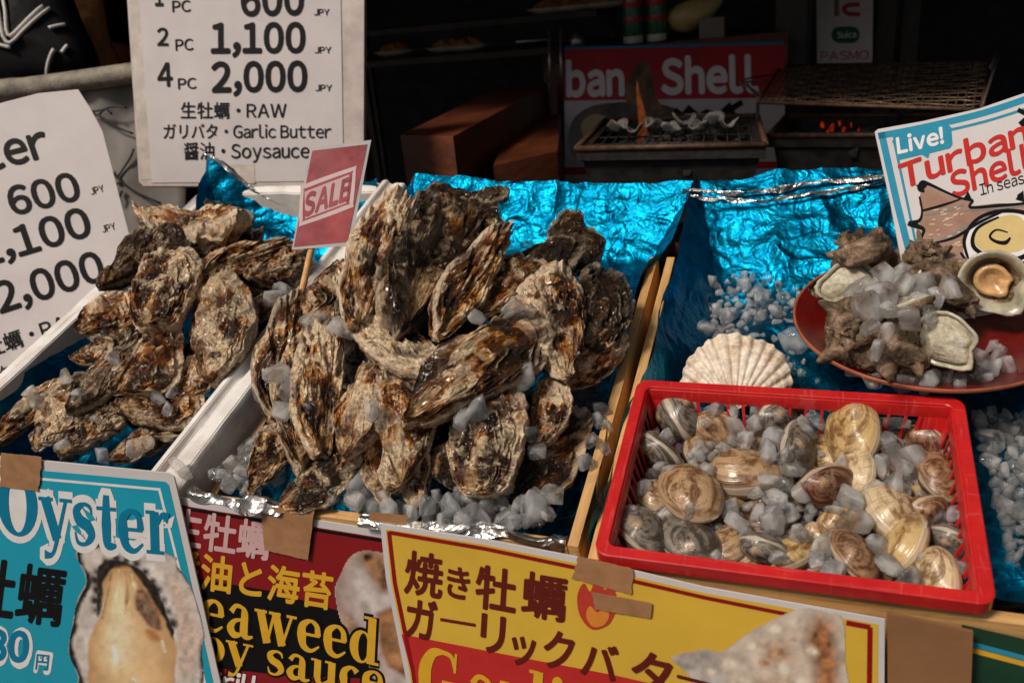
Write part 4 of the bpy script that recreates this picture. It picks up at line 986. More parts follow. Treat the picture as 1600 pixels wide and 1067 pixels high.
# middle crate
G = "ice chunks along the front of the middle crate"
ice_px(scatter([(560, 742), (640, 768), (720, 772), (800, 778), (850, 770), (850, 812), (700, 818), (560, 792)], 38, 22, 15), .004, 40, "wet ice chunk along the front edge of the middle crate", G)
ice_px([(832, 795, 48), (862, 770, 50), (850, 800, 44), (640, 800, 40), (566, 764, 50), (540, 742, 44), (668, 790, 38), (702, 792, 40), (600, 778, 42), (610, 800, 36), (735, 805, 36), (812, 815, 40), (520, 770, 38), (552, 785, 38)], .014, 40, "wet ice chunk along the front edge of the middle crate", G)
ice_px(scatter([(905, 560), (935, 560), (930, 640), (870, 650), (880, 610)], 22, 15, 18), -.055, 34, "greyish ice chunk in the pocket beside the wooden slats", "ice chunks in the pocket beside the slats")
ice_px(scatter([(390, 690), (425, 680), (440, 750), (400, 765), (330, 750)], 13, 19, 19), -.022, 36, "ice chunk at the front left corner of the middle crate", "ice chunks at the crate's left corner")
ice_px([(935, 655, 32), (925, 690, 34), (950, 665, 28), (915, 722, 34), (940, 640, 26), (945, 700, 26)], .006, 30, "ice chunk melting on top of the two wooden slats", "ice chunks on the wooden slats")
ice_px([(285, 735, 40), (378, 735, 34), (352, 742, 28)], .004, 34, "ice chunk stuck to the front of the foam box's right rim", "ice chunks on the foam rim")
ice_px([(490, 500, 44), (512, 470, 42), (535, 512, 44), (545, 490, 34), (435, 585, 44), (450, 610, 40), (480, 638, 42), (440, 640, 36), (470, 585, 32), (760, 375, 28), (822, 382, 30), (800, 480, 36), (825, 484, 38), (745, 495, 34), (818, 590, 36), (830, 680, 42), (838, 705, 38), (720, 655, 40), (745, 642, 34), (750, 375, 26), (580, 640, 30)],
       .030, 36, "ice chunk caught between oysters of the middle heap", "ice chunks on the middle heap", 'C')
ice_px([(202, 432, 32), (195, 450, 34), (215, 415, 32), (180, 445, 28), (205, 455, 30), (48, 612, 30), (102, 588, 30), (178, 560, 28), (270, 612, 26), (262, 640, 30), (248, 622, 26), (440, 455, 28), (425, 468, 26), (150, 655, 26), (210, 700, 30), (232, 690, 26), (160, 712, 26), (95, 695, 24), (125, 615, 22), (395, 480, 26), (60, 560 + 70, 24)],
       .026, 30, "ice chunk caught between oysters in the white foam box", "ice chunks in the foam box", 'L')

def crushed(name, pts, label):
    """fine ice slush between the larger chunks: nobody could count it"""
    r = np.random.RandomState(len(pts)); V, Q, n = [], [], 0; base = []
    for me in ICE_ME[:6]:
        v = np.zeros(len(me.vertices) * 3); me.vertices.foreach_get("co", v); base.append(v.reshape(-1, 3))
    nu, nv_ = 40, 24; idx = np.arange(nu * nv_).reshape(nv_, nu)[::3, ::4]; k1, k2 = idx.shape; gq = grid_quads(k1, k2, True)
    for p, s in pts:
        b = base[r.randint(6)][idx.ravel()]; A = np.linalg.qr(r.normal(size=(3, 3)))[0]
        V.append(b @ A.T * s + p); Q.append(gq + n); n += len(b)
    V = np.concatenate(V); c = V.mean(0); o = link(name, np_mesh(name, V - c, np.concatenate(Q)), M_ICE, smooth=True); o.location = c
    return tag(o, label, "crushed ice", kind='stuff')
rc_ = random.Random(3)
def slush(poly, n, dmin, h, px, seed): 
    out = []
    for x, y in scatter(poly, n, dmin, seed):
        p = on_plane(x, y, h + rc_.uniform(-.006, .004)); out.append((p, px * rc_.uniform(.6, 1.2) / depth_px(p)))
    return out
crushed("crushed_ice", slush([(1030, 640), (1470, 675), (1510, 890), (1300, 880), (980, 840)], 420, 9, -.030, 22, 51), "fine crushed ice filling the red basket under the clams")
crushed("crushed_ice", slush([(560, 745), (640, 770), (860, 775), (850, 815), (700, 818), (560, 792), (500, 770)], 170, 8, .0, 20, 52) + slush([(905, 560), (935, 560), (930, 640), (870, 650), (880, 610)], 70, 8, -.060, 20, 53) + slush([(390, 690), (425, 680), (440, 750), (400, 765), (330, 750)], 60, 9, -.026, 20, 54), "fine crushed ice along the front and corners of the middle crate")
crushed("crushed_ice", slush([(1075, 430), (1260, 420), (1240, 520), (1290, 600), (1235, 590), (1200, 530), (1110, 530), (1065, 590), (1030, 590), (1080, 500)], 150, 9, -.072, 15, 55) + slush([(1520, 640), (1600, 650), (1600, 860), (1580, 880)], 90, 9, -.062, 22, 56), "fine crushed ice thinly strewn over the right-hand foil")
# ------------------------------------------------------------------ red basket
def basket():
    h_r = .013                                              # rim height over the slats
    c = [on_plane(*p, h_r) for p in ((925, 862), (1566, 952), (1502, 622), (998, 592))]
    lc = np.array([loc(p) for p in c]); ac = lc[:, 0].mean(); bc = lc[:, 1].mean()
    wa = (lc[1, 0] + lc[2, 0] - lc[0, 0] - lc[3, 0]) / 4; wb = (lc[2, 1] + lc[3, 1] - lc[0, 1] - lc[1, 1]) / 4
    r = thing("basket", W(ac, bc, h_r - .075), "red plastic slotted basket full of clams and ice", "basket")
    D, fl = .074, .0078
    # rim: rounded-rectangle sweep of an inverted-L profile
    def loop(ea, eb, rad, n=7):
        out = []
        for sa, sb, a0 in ((1, -1, -90), (1, 1, 0), (-1, 1, 90), (-1, -1, 180)):
            for k in range(n + 1):
                t = math.radians(a0 + 90 * k / n); out.append((ac + sa * (ea - rad) + rad * math.cos(t), bc + sb * (eb - rad) + rad * math.sin(t)))
        return out
    prof = [(0, -.0125), (0.0020, -.0125), (.0020, -.0022), (.0030, -.0018), (.0078, -.0018), (.0088, -.0022), (.0088, -.010), (.0108, -.010), (.0108, -.0002), (.0100, .0006), (.0012, .0006), (.0002, -.0002)]
    V, n = [], None
    for ins, dh in prof:
        L = loop(wa - ins, wb - ins, .0125 - ins * .5); n = len(L); V += [W(a, b, h_r + dh) for a, b in L]
    m = MB(); k = len(prof)
    m.add(V, [(i * n + j, i * n + (j + 1) % n, ((i + 1) % k) * n + (j + 1) % n, ((i + 1) % k) * n + j) for i in range(k) for j in range(n)])
    o = m.build("rim", M_RED, smooth=True); bm = bmesh.new(); bm.from_mesh(o.data); bmesh.ops.recalc_face_normals(bm, faces=bm.faces); bm.to_mesh(o.data); bm.free()
    put(o, r); o.data.set_sharp_from_angle(angle=math.radians(28))
    # tapering walls with upright slots
    tw = .0022
    def wallpt(side, u, d, t):     # u along -1..1, d depth 0..1 from the rim, t 0 inner / 1 outer
        f = 1 - .10 * d; ins = fl + .002 + (0 if t else tw)
        ea, eb = (wa - ins) * f, (wb - ins) * (1 - .14 * d); h = h_r - .002 - d * D
        return {'f': (ac + u * ea, bc - eb), 'k': (ac - u * ea, bc + eb), 'l': (ac - ea, bc - u * eb), 'r': (ac + ea, bc + u * eb)}[side] + (h,)
    for side, cnt in (('f', 16), ('k', 16), ('l', 13), ('r', 13)):
        m = MB()
        def piece(u0, u1, d0, d1):
            P = [W(*wallpt(side, u, d, t)) for d in (d1, d0) for (u, t) in ((u0, 0), (u1, 0), (u1, 1), (u0, 1))]
            m.hexa(P)
        piece(-1, 1, 0, .16); piece(-1, 1, .62, .74); piece(-1, 1, .9, 1.0)
        for i in range(cnt + 1):
            u = -.86 + 1.72 * i / cnt; w = .013 if side in 'fk' else .018
            piece(u - w / 2 * 1.6, u + w / 2 * 1.6, .155, .905)
        piece(-1, -.83, .155, .905); piece(.83, 1, .155, .905)
        put(m.build("slotted_side", M_RED, bevel=.0004), r)
    m = MB(); z0, z1 = h_r - .002 - D, h_r + .001 - D; ea, eb = (wa - fl) * .9, (wb - fl) * .86
    for i in range(17): a = ac - ea + 2 * ea * i / 16; m.tbox(a - .0018, a + .0018, bc - eb, bc + eb, z0, z1)
    for i in range(11): b = bc - eb + 2 * eb * i / 10; m.tbox(ac - ea, ac + ea, b - .0018, b + .0018, z0 + .0003, z1 + .0003)
    put(m.build("grid_bottom", M_RED), r)
basket()

# ------------------------------------------------------------------ scallop shell behind the basket
def scallop():
    c = on_plane(1150, 600, -.012); M_SC = mat_shell("scallop_white", [(.30, (.30, .17, .09)), (.42, (.66, .53, .40)), (.55, (.82, .74, .64)), (.7, (.86, .80, .72))], 9, .5, .002)
    base = on_plane(1150, 640, -.070); top = on_plane(1148, 520, -.008)
    up = nz(top - base); R_ = np.linalg.norm(top - base) * 1.0; v = nz(CAM - c); n = nz(v * .7 + AN * .3); n = nz(n - up * (n @ up)); rt = np.cross(up, n)
    nr, nt = 50, 260; V = np.zeros((nr, nt, 3)); V2 = np.zeros((nr, nt, 3))
    for i in range(nr):
        s = (i + .5) / nr
        for j in range(nt):
            an = math.radians(-92 + 184 * j / (nt - 1)); rib = math.cos(an * 25 + 1.1 * float(noise3(an * 2.2, 0, 0, 41)))
            w = 92 / depth_px(c)
            rr = s * (1 + .009 * rib * s + .022 * noise3(an * 3, 0, 0, 4) + .010 * noise3(an * 14, 0, 0, 6) * (s > .85))
            x, y = math.sin(an) * rr * w, (.30 + .70 * math.cos(an)) * rr * R_ if math.cos(an) > 0 else .30 * rr * R_ + .7 * math.cos(an) * rr * R_ * .6
            z = .020 * (1 - s ** 2.2) * 1.1 + (.0018 * rib - .0007 * rib * rib) * s * (1 - .25 * s) + .0006 * float(noise3(an * 6, s * 14, 2, 5)) + .0006 * (s * 9 % 1) 
            V[i, j] = base + rt * x + up * y + n * z; V2[i, j] = V[i, j] - n * .0018
    m = MB(); A = V.reshape(-1, 3); B = V2.reshape(-1, 3); q = [tuple(t) for t in grid_quads(nr, nt)]
    k = len(A); edge = [((nr - 1) * nt + j, (nr - 1) * nt + j + 1, k + (nr - 1) * nt + j + 1, k + (nr - 1) * nt + j) for j in range(nt - 1)]
    m.add(np.concatenate([A, B]), q + [tuple(i + k for i in t[::-1]) for t in q] + edge)
    tag(m.build("scallop_shell", M_SC, smooth=True), "white ribbed scallop shell standing behind the red basket", "scallop shell")
scallop()

# ------------------------------------------------------------------ red lacquer plate with turban shells
M_LAC = plain("red_lacquer", (.12, .005, .004), .30, mottle=.25, mscale=20, coat=.25, wear=((.05, .008, .005), .35))
M_LACR = plain("lacquer_edge", (.34, .10, .045), .4, mottle=.3, mscale=40)
PL_H = .020
pc = on_plane(1465, 500, PL_H)
_l, _r2 = on_plane(1238, 480, PL_H), on_plane(1692, 505, PL_H); PR = np.linalg.norm(_r2 - _l) / 2 * .99
pcen = (_l + _r2) / 2; 
# the plate leans towards the street a little less than the tray
pn = nz(AN * .80 + AZ * .20 + nz(CAM - pcen) * .0); px_ = nz(AX - pn * (AX @ pn)); py_ = np.cross(pn, px_)
def PLT(x, y, z): return pcen + px_ * x + py_ * y + pn * z
def plate():
    r = thing("plate", pcen, "round red lacquer plate carrying turban shells and ice", "plate")
    def lathe(prof, name, mat, n=120):
        V = [PLT(rr * PR * math.cos(2 * math.pi * j / n), rr * PR * .93 * math.sin(2 * math.pi * j / n), z) for rr, z in prof for j in range(n)]
        m = MB(); k = len(prof); m.add(V, [tuple(t) for t in grid_quads(k, n, True)]); o = m.build(name, mat, smooth=True)
        bm = bmesh.new(); bm.from_mesh(o.data); bmesh.ops.recalc_face_normals(bm, faces=bm.faces); bm.to_mesh(o.data); bm.free(); put(o, r)
    lathe([(.0, -.020), (.30, -.0198), (.62, -.0185), (.74, -.015), (.86, -.008), (.955, -.0012), (.982, .0)], "dish", M_LAC)
    lathe([(.982, .0), (.992, .0012), (1.0, .0004), (1.0, -.003), (.97, -.006), (.80, -.017), (.62, -.0245), (.58, -.030), (.54, -.030), (.52, -.0245), (.0, -.0245)], "edge", M_LACR)
plate()
M_TUR = mat_shell("turban_crust", [(.34, (.018, .012, .007)), (.44, (.085, .055, .030)), (.51, (.20, .135, .075)), (.58, (.34, .22, .15)), (.68, (.58, .46, .36))], 11, 1., .005)
M_TURI = plain("shell_inside", (.50, .46, .34), .25, mottle=.4, mscale=50, coat=.4)
M_OPER = mat_shell("operculum_white", [(.36, (.20, .18, .11)), (.48, (.50, .45, .33)), (.6, (.72, .68, .56))], 9, .9, .003)
M_MEAT = plain("shell_meat", (.62, .36, .16), .3, mottle=.4, mscale=70, coat=.4)
def turban(center, axis, mouth, size, label, seed, open_=0):
    """top-shaped snail shell: knobbed whorls round an axis, with a round mouth closed by a white lid or left open"""
    ax = nz(axis); sd = nz(mouth - ax * (mouth @ ax)); mo = np.cross(sd, ax)
    r = thing("turban_shell", center, label, "turban shell", "turban shells on the red plate")
    nv, nu = 520, 84; turns = 3.4; V = np.zeros((nv, nu, 3))
    t = np.linspace(0, 1, nv); g = np.exp(2.6 * (t - 1)); ph = 2 * np.pi * turns * (t - 1)
    u = np.linspace(0, 2 * np.pi, nu, endpoint=False)
    for i in range(nv):
        R_ = .50 * g[i]; rt_ = .50 * g[i]; zc = .62 - 1.12 * g[i] + .25
        cr = R_ + rt_ * np.cos(u); cz = zc + rt_ * 1.0 * np.sin(u)
        kn = np.maximum(0, np.cos(ph[i] * 4.5)) ** 4 * (np.exp(-((u - .55) / .35) ** 2) * .42 + np.exp(-((u - 5.9) / .3) ** 2) * .20) * g[i]
        X = (cr + kn * np.cos(u)) * math.cos(ph[i]); Y = (cr + kn * np.cos(u)) * math.sin(ph[i]); Z = cz + kn * np.sin(u)
        nn = .03 * fbm(X * 5, Y * 5, Z * 5, seed, 3) + .022 * ridge(X * 11, Y * 11, Z * 11, seed + 5, 3) + .022 * fbm(X * 26, Y * 26, Z * 26, seed + 8, 2)
        X = X * (1 + nn); Y = Y * (1 + nn); Z = Z + nn * .4
        V[i] = center + (mo[None] * X[:, None] + sd[None] * Y[:, None] + ax[None] * Z[:, None]) * size
    k = MB(); k.add(V.reshape(-1, 3), [tuple(q) for q in grid_quads(nv, nu, True)] + [tuple(range(nu))])
    o = k.build("shell", M_TUR, smooth=True); bm = bmesh.new(); bm.from_mesh(o.data); bmesh.ops.recalc_face_normals(bm, faces=bm.faces); bm.to_mesh(o.data); bm.free(); put(o, r)
    # mouth
    mc = V[-1].mean(0); rad = V[-1] - mc; rl_ = np.linalg.norm(rad, axis=1); rad = rad * (.45 + .55 * rl_.mean() / rl_)[:, None]; nrm = nz(np.cross(rad[0], rad[nu // 4])); dirf = nz(V[-1].mean(0) - V[-8].mean(0)); nrm = nrm if nrm @ dirf > 0 else -nrm
    def disc(fs, name, m):
        VV = np.concatenate([mc + rad * f + nrm * (z * size) for f, z in fs]); b = MB(); b.add(VV, [tuple(q) for q in grid_quads(len(fs), nu, True)] + [tuple((len(fs) - 1) * nu + j for j in range(nu))])
        o = b.build(name, m, smooth=True); bm = bmesh.new(); bm.from_mesh(o.data); bmesh.ops.recalc_face_normals(bm, faces=bm.faces); bm.to_mesh(o.data); bm.free(); put(o, r)
    if open_:
        disc([(1.0, .0), (1.22, .16), (1.12, .18), (.92, .02), (.80, -.22), (.62, -.42), (.2, -.5)], "mouth_lining", M_TURI)
        disc([(.62, -.30), (.62, -.12), (.52, -.06), (.42, -.10), (.30, -.2), (.02, -.22)], "meat", M_MEAT)
    else:
        disc([(1.0, .0), (1.10, .05), (1.02, .08), (.93, .02), (.90, -.03)], "mouth_lining", M_TURI)
        disc([(.88, -.04), (.84, .03), (.78, .10), (.72, .09), (.62, .17), (.54, .16), (.44, .23), (.34, .22), (.22, .27), (.02, .28)], "operculum", M_OPER)
TC = np.array
def onpl(px, py, z):     # photo pixel to a height above the plate
    r = ray(px, py); q = pcen + pn * z; return CAM + r * (((q - CAM) @ pn) / (r @ pn))
vw = nz(CAM - pcen)
s1 = 112 / F_PX
turban(onpl(1352, 412, .030), -RT * .6 + UP * .8 - vw * .1, RT * .55 - UP * .2 + vw * .9, .050, "turban shell with a pink crust and white lid, back left on the plate", 3)
turban(onpl(1352, 512, .026), -RT * .45 + UP * .05 + vw * .85, -RT * .5 + UP * .8, .054, "brown encrusted turban shell showing its coiled spire at the plate's left front", 9)
turban(onpl(1428, 530, .026), -UP * .75 - RT * .25 - vw * .4, UP * .75 + vw * .75 + RT * .1, .045, "turban shell with a broad chalky lid facing up at the plate's front", 15)
turban(onpl(1500, 440, .034), -UP * .7 - RT * .35 - vw * .3, UP * .55 + RT * .35 + vw * .8, .047, "turban shell with an open pale mouth beside the sign", 27, 1)
turban(onpl(1440, 412, .016), RT * .1 + UP * .5 + vw * .8, RT * .8 - UP * .4, .038, "reddish turban shell half hidden behind the ice on the plate", 33)
G = "ice chunks on the red plate"
def ice_plate(pts, z, label):
    for x, y, s in pts: p = onpl(x, y, z); ice(p, s / depth_px(p), label, G)
ice_plate([(1352, 452, 42), (1385, 430, 44), (1412, 448, 44), (1378, 465, 46), (1356, 482, 42), (1392, 486, 44), (1440, 446, 42), (1466, 462, 44), (1432, 474, 42), (1358, 512, 42), (1386, 518, 42), (1422, 498, 40), (1452, 492, 38), (1486, 452, 38), (1405, 428, 38), (1370, 545, 38)],
          .060, "ice chunk piled on the turban shells on the red plate")
ice_plate([(1362, 568, 42), (1402, 558, 40), (1370, 595, 40), (1358, 605 - 12, 36), (1410, 600, 44), (1450, 600, 46), (1395, 580, 34), (1480, 590, 34), (1525, 560, 44), (1545, 575, 44), (1560, 555, 40), (1538, 590, 36), (1520, 580, 36), (1575, 570, 36), (1550, 540, 36), (1340, 575, 30), (1500, 600, 30)],
          -.008, "pinkish ice chunk lying on the bare red part of the plate")
# ------------------------------------------------------------------ signs and posters
I_BLK = ink("black", (.006, .0055, .006)); I_WHT = ink("white", (.78, .75, .74)); I_BLU = ink("blue", (.004, .19, .34)); I_CYN = ink("cyan", (.03, .27, .42))
I_DRED = ink("dark_red", (.27, .008, .010)); I_RED = ink("red", (.52, .030, .026)); I_YEL = ink("yellow", (.72, .40, .030)); I_MAR = ink("maroon", (.13, .014, .010)); I_ORG = ink("orange", (.72, .25, .04))
M_PAP = plain("white_paper", (.62, .565, .565), .55, mottle=.07, mscale=12, bump=.12, bscale=9)
M_LAM = plain("laminate_white", (.66, .62, .62), .35, mottle=.05, mscale=14, bump=.2, bscale=8, coat=.4)
M_BOARD = plain("board_white", (.58, .50, .46), .5, mottle=.24, mscale=22)
M_TAPE = plain("kraft_tape", (.40, .20, .095), .28, mottle=.16, mscale=50, bump=.55, bscale=34, coat=.45)
M_CLEAR = plain("old_clear_tape", (.62, .54, .48), .3, mottle=.2, mscale=30, coat=.3)
# --- price board standing behind the foam box
PB = facing(390, 150, 1.50, lean=-.10)
def board_thing(name, pl, outline, label, cat, mat, thick): 
    c = np.mean([pl.at(*p) for p in outline], 0); r = thing(name, c, label, cat); return r
r = thing("price_board", PB.at(393, 288), "white price board listing raw, garlic butter and soysauce prices behind the left box", "sign")
sheet(PB, [(196, -40), (569, -40), (568, 286), (560, 291), (224, 291), (217, 284)], M_BOARD, "board", .028, r)
sheet(PB, [(215, -40), (532, -40), (537, 283), (238, 286)], M_PAP, "paper", .0006, r, back=.0014)
lettering(PB, [("1", (243, 10), (256, 10), 34, .024), ("PC", (270, 20), (299, 19), 18, .016), ("600", (377, 25), (476, 23), 50, .034), ("JPY", (491, 25), (515, 25), 10, .016),
               ("2", (246, 72), (264, 72), 28, .024), ("PC", (275, 80), (303, 79), 18, .016), ("1,100", (330, 83), (478, 82), 46, .036, None, .76), ("JPY", (492, 84), (518, 84), 10, .016),
               ("4", (247, 136), (271, 135), 37, .024), ("PC", (279, 140), (308, 139), 17, .016), ("2,000", (331, 144), (481, 142), 46, .036, None, .76), ("JPY", (493, 143), (519, 143), 10, .016),
               ("生牡蠣・RAW", (283, 184), (448, 184), 24, .012), ("ガリバタ・Garlic Butter", (256, 216), (518, 216), 22, .012), ("醤油・Soysauce", (288, 248), (484, 247), 25, .014)],
          I_BLK, off=.0024, parent=r)
sheet(PB, [(200, -40), (222, -40), (238, 280), (219, 282)], M_CLEAR, "tape_strip", .0004, r, back=.0006)
sheet(PB, [(348, 258), (398, 257), (399, 287), (349, 288)], M_CLEAR, "tape_strip", .0003, r, back=.0019)
# --- tilted price sheet at the far left
PS = facing(80, 350, 1.33, lean=-.05)
r = thing("price_sheet", PS.at(100, 590), "tilted white price sheet taped to the grey tarp at the far left", "sign")
sheet(PS, [(-190, 222), (-40, 172), (60, 146), (122, 140), (140, 168), (160, 205), (205, 380), (290, 600), (40, 705), (-70, 740)], M_PAP, "paper", .0006, r)
ud = (-.32, -.94)
lettering(PS, [("Oyster", (-152, 300), (82, 243), 54, .028, ud), ("600", (20, 337), (130, 310), 46, .030, ud), ("JPY", (143, 305), (164, 299), 11, .016, ud),
               ("1,100", (-28, 418), (147, 366), 47, .030, ud, .76), ("JPY", (161, 364), (182, 358), 11, .016, ud), ("2,000", (0, 490), (168, 435), 48, .030, ud, .76),
               ("生牡蠣・RAW", (-48, 568), (138, 504), 27, .016, ud), ("ガリバタ・Garlic Butter", (-62, 620), (190, 532), 25, .012, ud)], I_BLK, off=.0006, parent=r)
# --- SALE card on its stick
SL = facing(515, 310, 1.02, lean=.05)
M_SALE = plain("sale_red", (.36, .055, .062), .35, mottle=.30, mscale=26, bump=.35, bscale=14, coat=.35)
r = thing("sale_card", SL.at(470, 440), "small red SALE card on a wooden stick between the two heaps", "sign")
sheet(SL, [(485, 231), (580, 219), (548, 384), (456, 390)], plain("clear_film", (.50, .47, .46), .25, mottle=.1, coat=.6), "film", .0005, r)
sheet(SL, [(488, 236), (574, 226), (543, 378), (459, 386)], M_SALE, "card", .0003, r, back=.0005)
q = quadmap([(488, 236), (574, 226), (543, 378), (459, 386)])
def qp(pts): return [q(u, v) for u, v in pts]
outer = [(477, 288), (550, 262), (556, 266), (552, 318), (546, 326), (474, 352), (468, 348), (470, 296)]
inner = [(480, 294), (548, 269), (551, 271), (546, 316), (541, 321), (477, 345), (473, 343), (475, 299)]
decal(SL, [[spline(outer, 3), spline(inner, 3)[::-1]]], ink("pale_print", (.66, .50, .50)), "printed_frame", .0007, r)
# letters reversed out of a pale block, as on the card
decal(SL, [[(476, 300), (546, 273), (541, 318), (477, 342)]], ink("pale_print2", (.60, .43, .44)), "printed_block", .00062, r)
lettering(SL, [("SALE", (473, 339), (545, 311), 37, .045, (.14, -.99))], M_SALE, off=.0010, parent=r)
mb = MB(); pts = [SL.at(516, 245, -.005), SL.at(488, 375, -.005), SL.at(474, 438, -.005), SL.at(460, 502, -.005)]
mb.tube(pts, .0042, 10); put(mb.build("stick", M_WOOD, smooth=True), r)
# --- front posters hang on the front of the boxes
DN = nz(-AZ * .97 - AN * .05)                       # they hang almost plumb
def front(px, py, h, b_off=0.): 
    p = on_plane(px, py, h); return Plane(p - nz(np.cross(AX, DN)) * 0, np.cross(DN, AX))
NF = np.cross(DN, AX)
FB = Plane(W(-.6, -.0095, -.03), NF); FY = Plane(W(-.1, -.0135, .0), NF); FR = Plane(W(-.3, .002, .0), NF); FG = Plane(W(.35, -.0145, -.02), NF)
# blue oyster poster
M_PBLU = plain("poster_blue", (.008, .35, .50), .34, mottle=.06, mscale=10, bump=.25, bscale=9, coat=.35)
r = thing("oyster_poster", FB.at(150, 1000), "blue poster reading Oyster with a picture of a shucked oyster, front left", "poster")
sheet(FB, [(-160, 708), (0, 713), (262, 739), (272, 745), (300, 870), (352, 1100), (380, 1240), (-160, 1240)], M_LAM, "panel", .0015, r)
decal(FB, [[(-150, 724), (0, 729), (258, 752), (264, 757), (292, 880), (341, 1100), (370, 1235), (-150, 1235)]], M_PBLU, "blue_print", .0003, r)
decal(FB, band([(-150, 737), (0, 742), (250, 764)], 4) + band([(249, 762), (281, 890), (330, 1110), (355, 1230)], 4), I_WHT, "border_line", .0005, r)
OY = dict(p=(-2, 838), q=(272, 864), hgt=132, up=(-.03, -1))
dips = [.06, .02, .0, -.02, -.03, -.02]
serif_text(FB, "Oyster", OY['p'], OY['q'], OY['hgt'], I_WHT, "lettering_outline", .0006, r, OY['up'], grow=.085, dips=dips)
serif_text(FB, "Oyster", OY['p'], OY['q'], OY['hgt'], I_BLU, "lettering", .0010, r, OY['up'], dips=dips)
mb_ = [("生牡蠣", (-128, 940), (96, 970), 84, .024, (.12, -1))]
lettering(FB, mb_, I_BLK, "lettering", .0007, r)
lettering(FB, [("330", (-62, 1030), (50, 1038), 58, .10)], I_WHT, "lettering_outline", .0006, r)
lettering(FB, [("330", (-56, 1026), (45, 1032), 48, .045)], I_BLU, "lettering", .0009, r)
lettering(FB, [("円", (53, 1044), (80, 1048), 30, .10)], I_WHT, "lettering_outline", .0006, r); lettering(FB, [("円", (56, 1042), (76, 1044), 22, .02)], I_BLU, "lettering", .0009, r)
# the oyster picture: a printed photograph
M_MEATP = None
sh_o = spline([(122, 856), (135, 905), (122, 935), (112, 985), (108, 1020), (122, 1055), (130, 1110), (300, 1110), (316, 1010), (318, 985), (300, 920), (276, 880), (272, 868), (200, 846)], 6)
picture(FB, sh_o, [
    (sh_o, (.02, .015, .012), (.02, .015, .012), 2, .8, .1),
    (spline([(132, 862), (144, 905), (130, 940), (119, 985), (115, 1015), (131, 1055), (150, 1110), (300, 1110), (312, 1010), (319, 985), (301, 922), (280, 892), (271, 866), (206, 850)], 6), (.66, .56, .50), (.92, .86, .82), 6, .24, .08),
    (spline([(262, 900), (285, 920), (305, 975), (312, 1000), (290, 1060), (275, 1020), (280, 970)], 6), (.66, .46, .34), (.70, .54, .46), 16, .35, .10),
    (spline([(153, 895), (160, 878), (185, 874), (212, 882), (236, 905), (252, 930), (262, 960), (272, 990), (262, 1010), (230, 940), (200, 900), (170, 900), (160, 950), (152, 960)], 6), (.014, .011, .010), (.03, .02, .015), 4, 1.2, .12),
    (spline([(163, 905), (176, 886), (204, 888), (226, 914), (245, 947), (262, 977), (276, 1010), (274, 1035), (255, 1110), (155, 1110), (138, 1030), (144, 990), (158, 958), (162, 930)], 6), (.62, .34, .14), (.95, .66, .36), 5, .12, .05),
    (spline([(170, 935), (182, 905), (196, 910), (206, 945), (214, 985), (208, 1040), (180, 1055), (160, 1035), (156, 1000), (164, 965)], 6), (.92, .64, .34), (.96, .80, .54), 26, .14, .10),
    *[(stroke(pp_, ww_), c_, c_, 4, .25, .1) for pp_, ww_, c_ in (([(176, 890), (168, 930), (160, 965)], [2, 6, 2], (.42, .24, .11)), ([(186, 889), (184, 925), (176, 960)], [2, 5, 2], (.95, .78, .5)), ([(196, 890), (200, 925), (196, 958)], [2, 6, 2], (.46, .28, .13)), ([(206, 896), (214, 930), (216, 960)], [2, 5, 2], (.95, .76, .48)), ([(216, 906), (228, 935)], [2, 6, 2], (.40, .22, .10)), ([(176, 1008), (181, 1022), (180, 1036)], [2, 6, 2], (.96, .90, .78)), ([(206, 1058), (214, 1062)], [2, 5, 2], (.96, .88, .74)), ([(254, 1000), (260, 1018)], [2, 5, 2], (.96, .84, .64)))],
    *[(spline([(x_ - 4, y_ - 5), (x_ + 5, y_ - 3), (x_ + 4, y_ + 5), (x_ - 5, y_ + 4)], 4), (.012, .010, .009), (.05, .035, .028), 8, .8, .2) for x_, y_ in ((152, 892), (150, 906), (153, 922), (149, 938), (150, 952), (166, 876), (182, 872), (198, 874), (214, 880), (228, 892), (240, 906), (249, 920), (257, 936), (264, 954), (270, 972))],
    (spline([(212, 922), (226, 920), (243, 945), (252, 965), (254, 985), (240, 982), (226, 968), (214, 945)], 6), (.34, .15, .07), (.26, .16, .11), 6, .5, .10),
    (spline([(228, 985), (240, 984), (250, 998), (238, 1000)], 5), (.45, .16, .05), (.45, .18, .06), 8, .3, .1)],
    "oyster_picture", .0006, r, 1.4, 3)
# red and black seaweed poster
M_PRED = plain("poster_red", (.25, .006, .010), .34, mottle=.1, mscale=10, bump=.3, bscale=9, coat=.35)
r = thing("seaweed_poster", FR.at(450, 1000), "red and black poster for seaweed soy sauce grilled oysters, between the blue and yellow ones", "poster")
sheet(FR, [(240, 770), (296, 783), (596, 832), (700, 850), (700, 1240), (300, 1240)], M_LAM, "panel", .0012, r, back=-.003)
decal(FR, [[(240, 781), (296, 794), (596, 843), (700, 861), (700, 1235), (300, 1235)]], M_PRED, "red_print", -.0027, r)
decal(FR, band([(290, 797), (400, 815), (596, 847)], 5), I_BLK, "border_line", -.0025, r)
decal(FR, [[(300, 905), (420, 925), (540, 960), (640, 985), (640, 1062), (600, 1062), (470, 1060), (330, 1045)]], I_BLK, "black_band", -.0025, r)
lettering(FR, [("生牡蠣", (262, 846), (418, 872), 54, .026, (.1, -1))], ink("pink_print", (.62, .40, .40)), "lettering", -.0022, r)
lettering(FR, [("醤油と海苔", (258, 908), (516, 950), 52, .026, (.08, -1))], I_YEL, "lettering", -.0022, r)
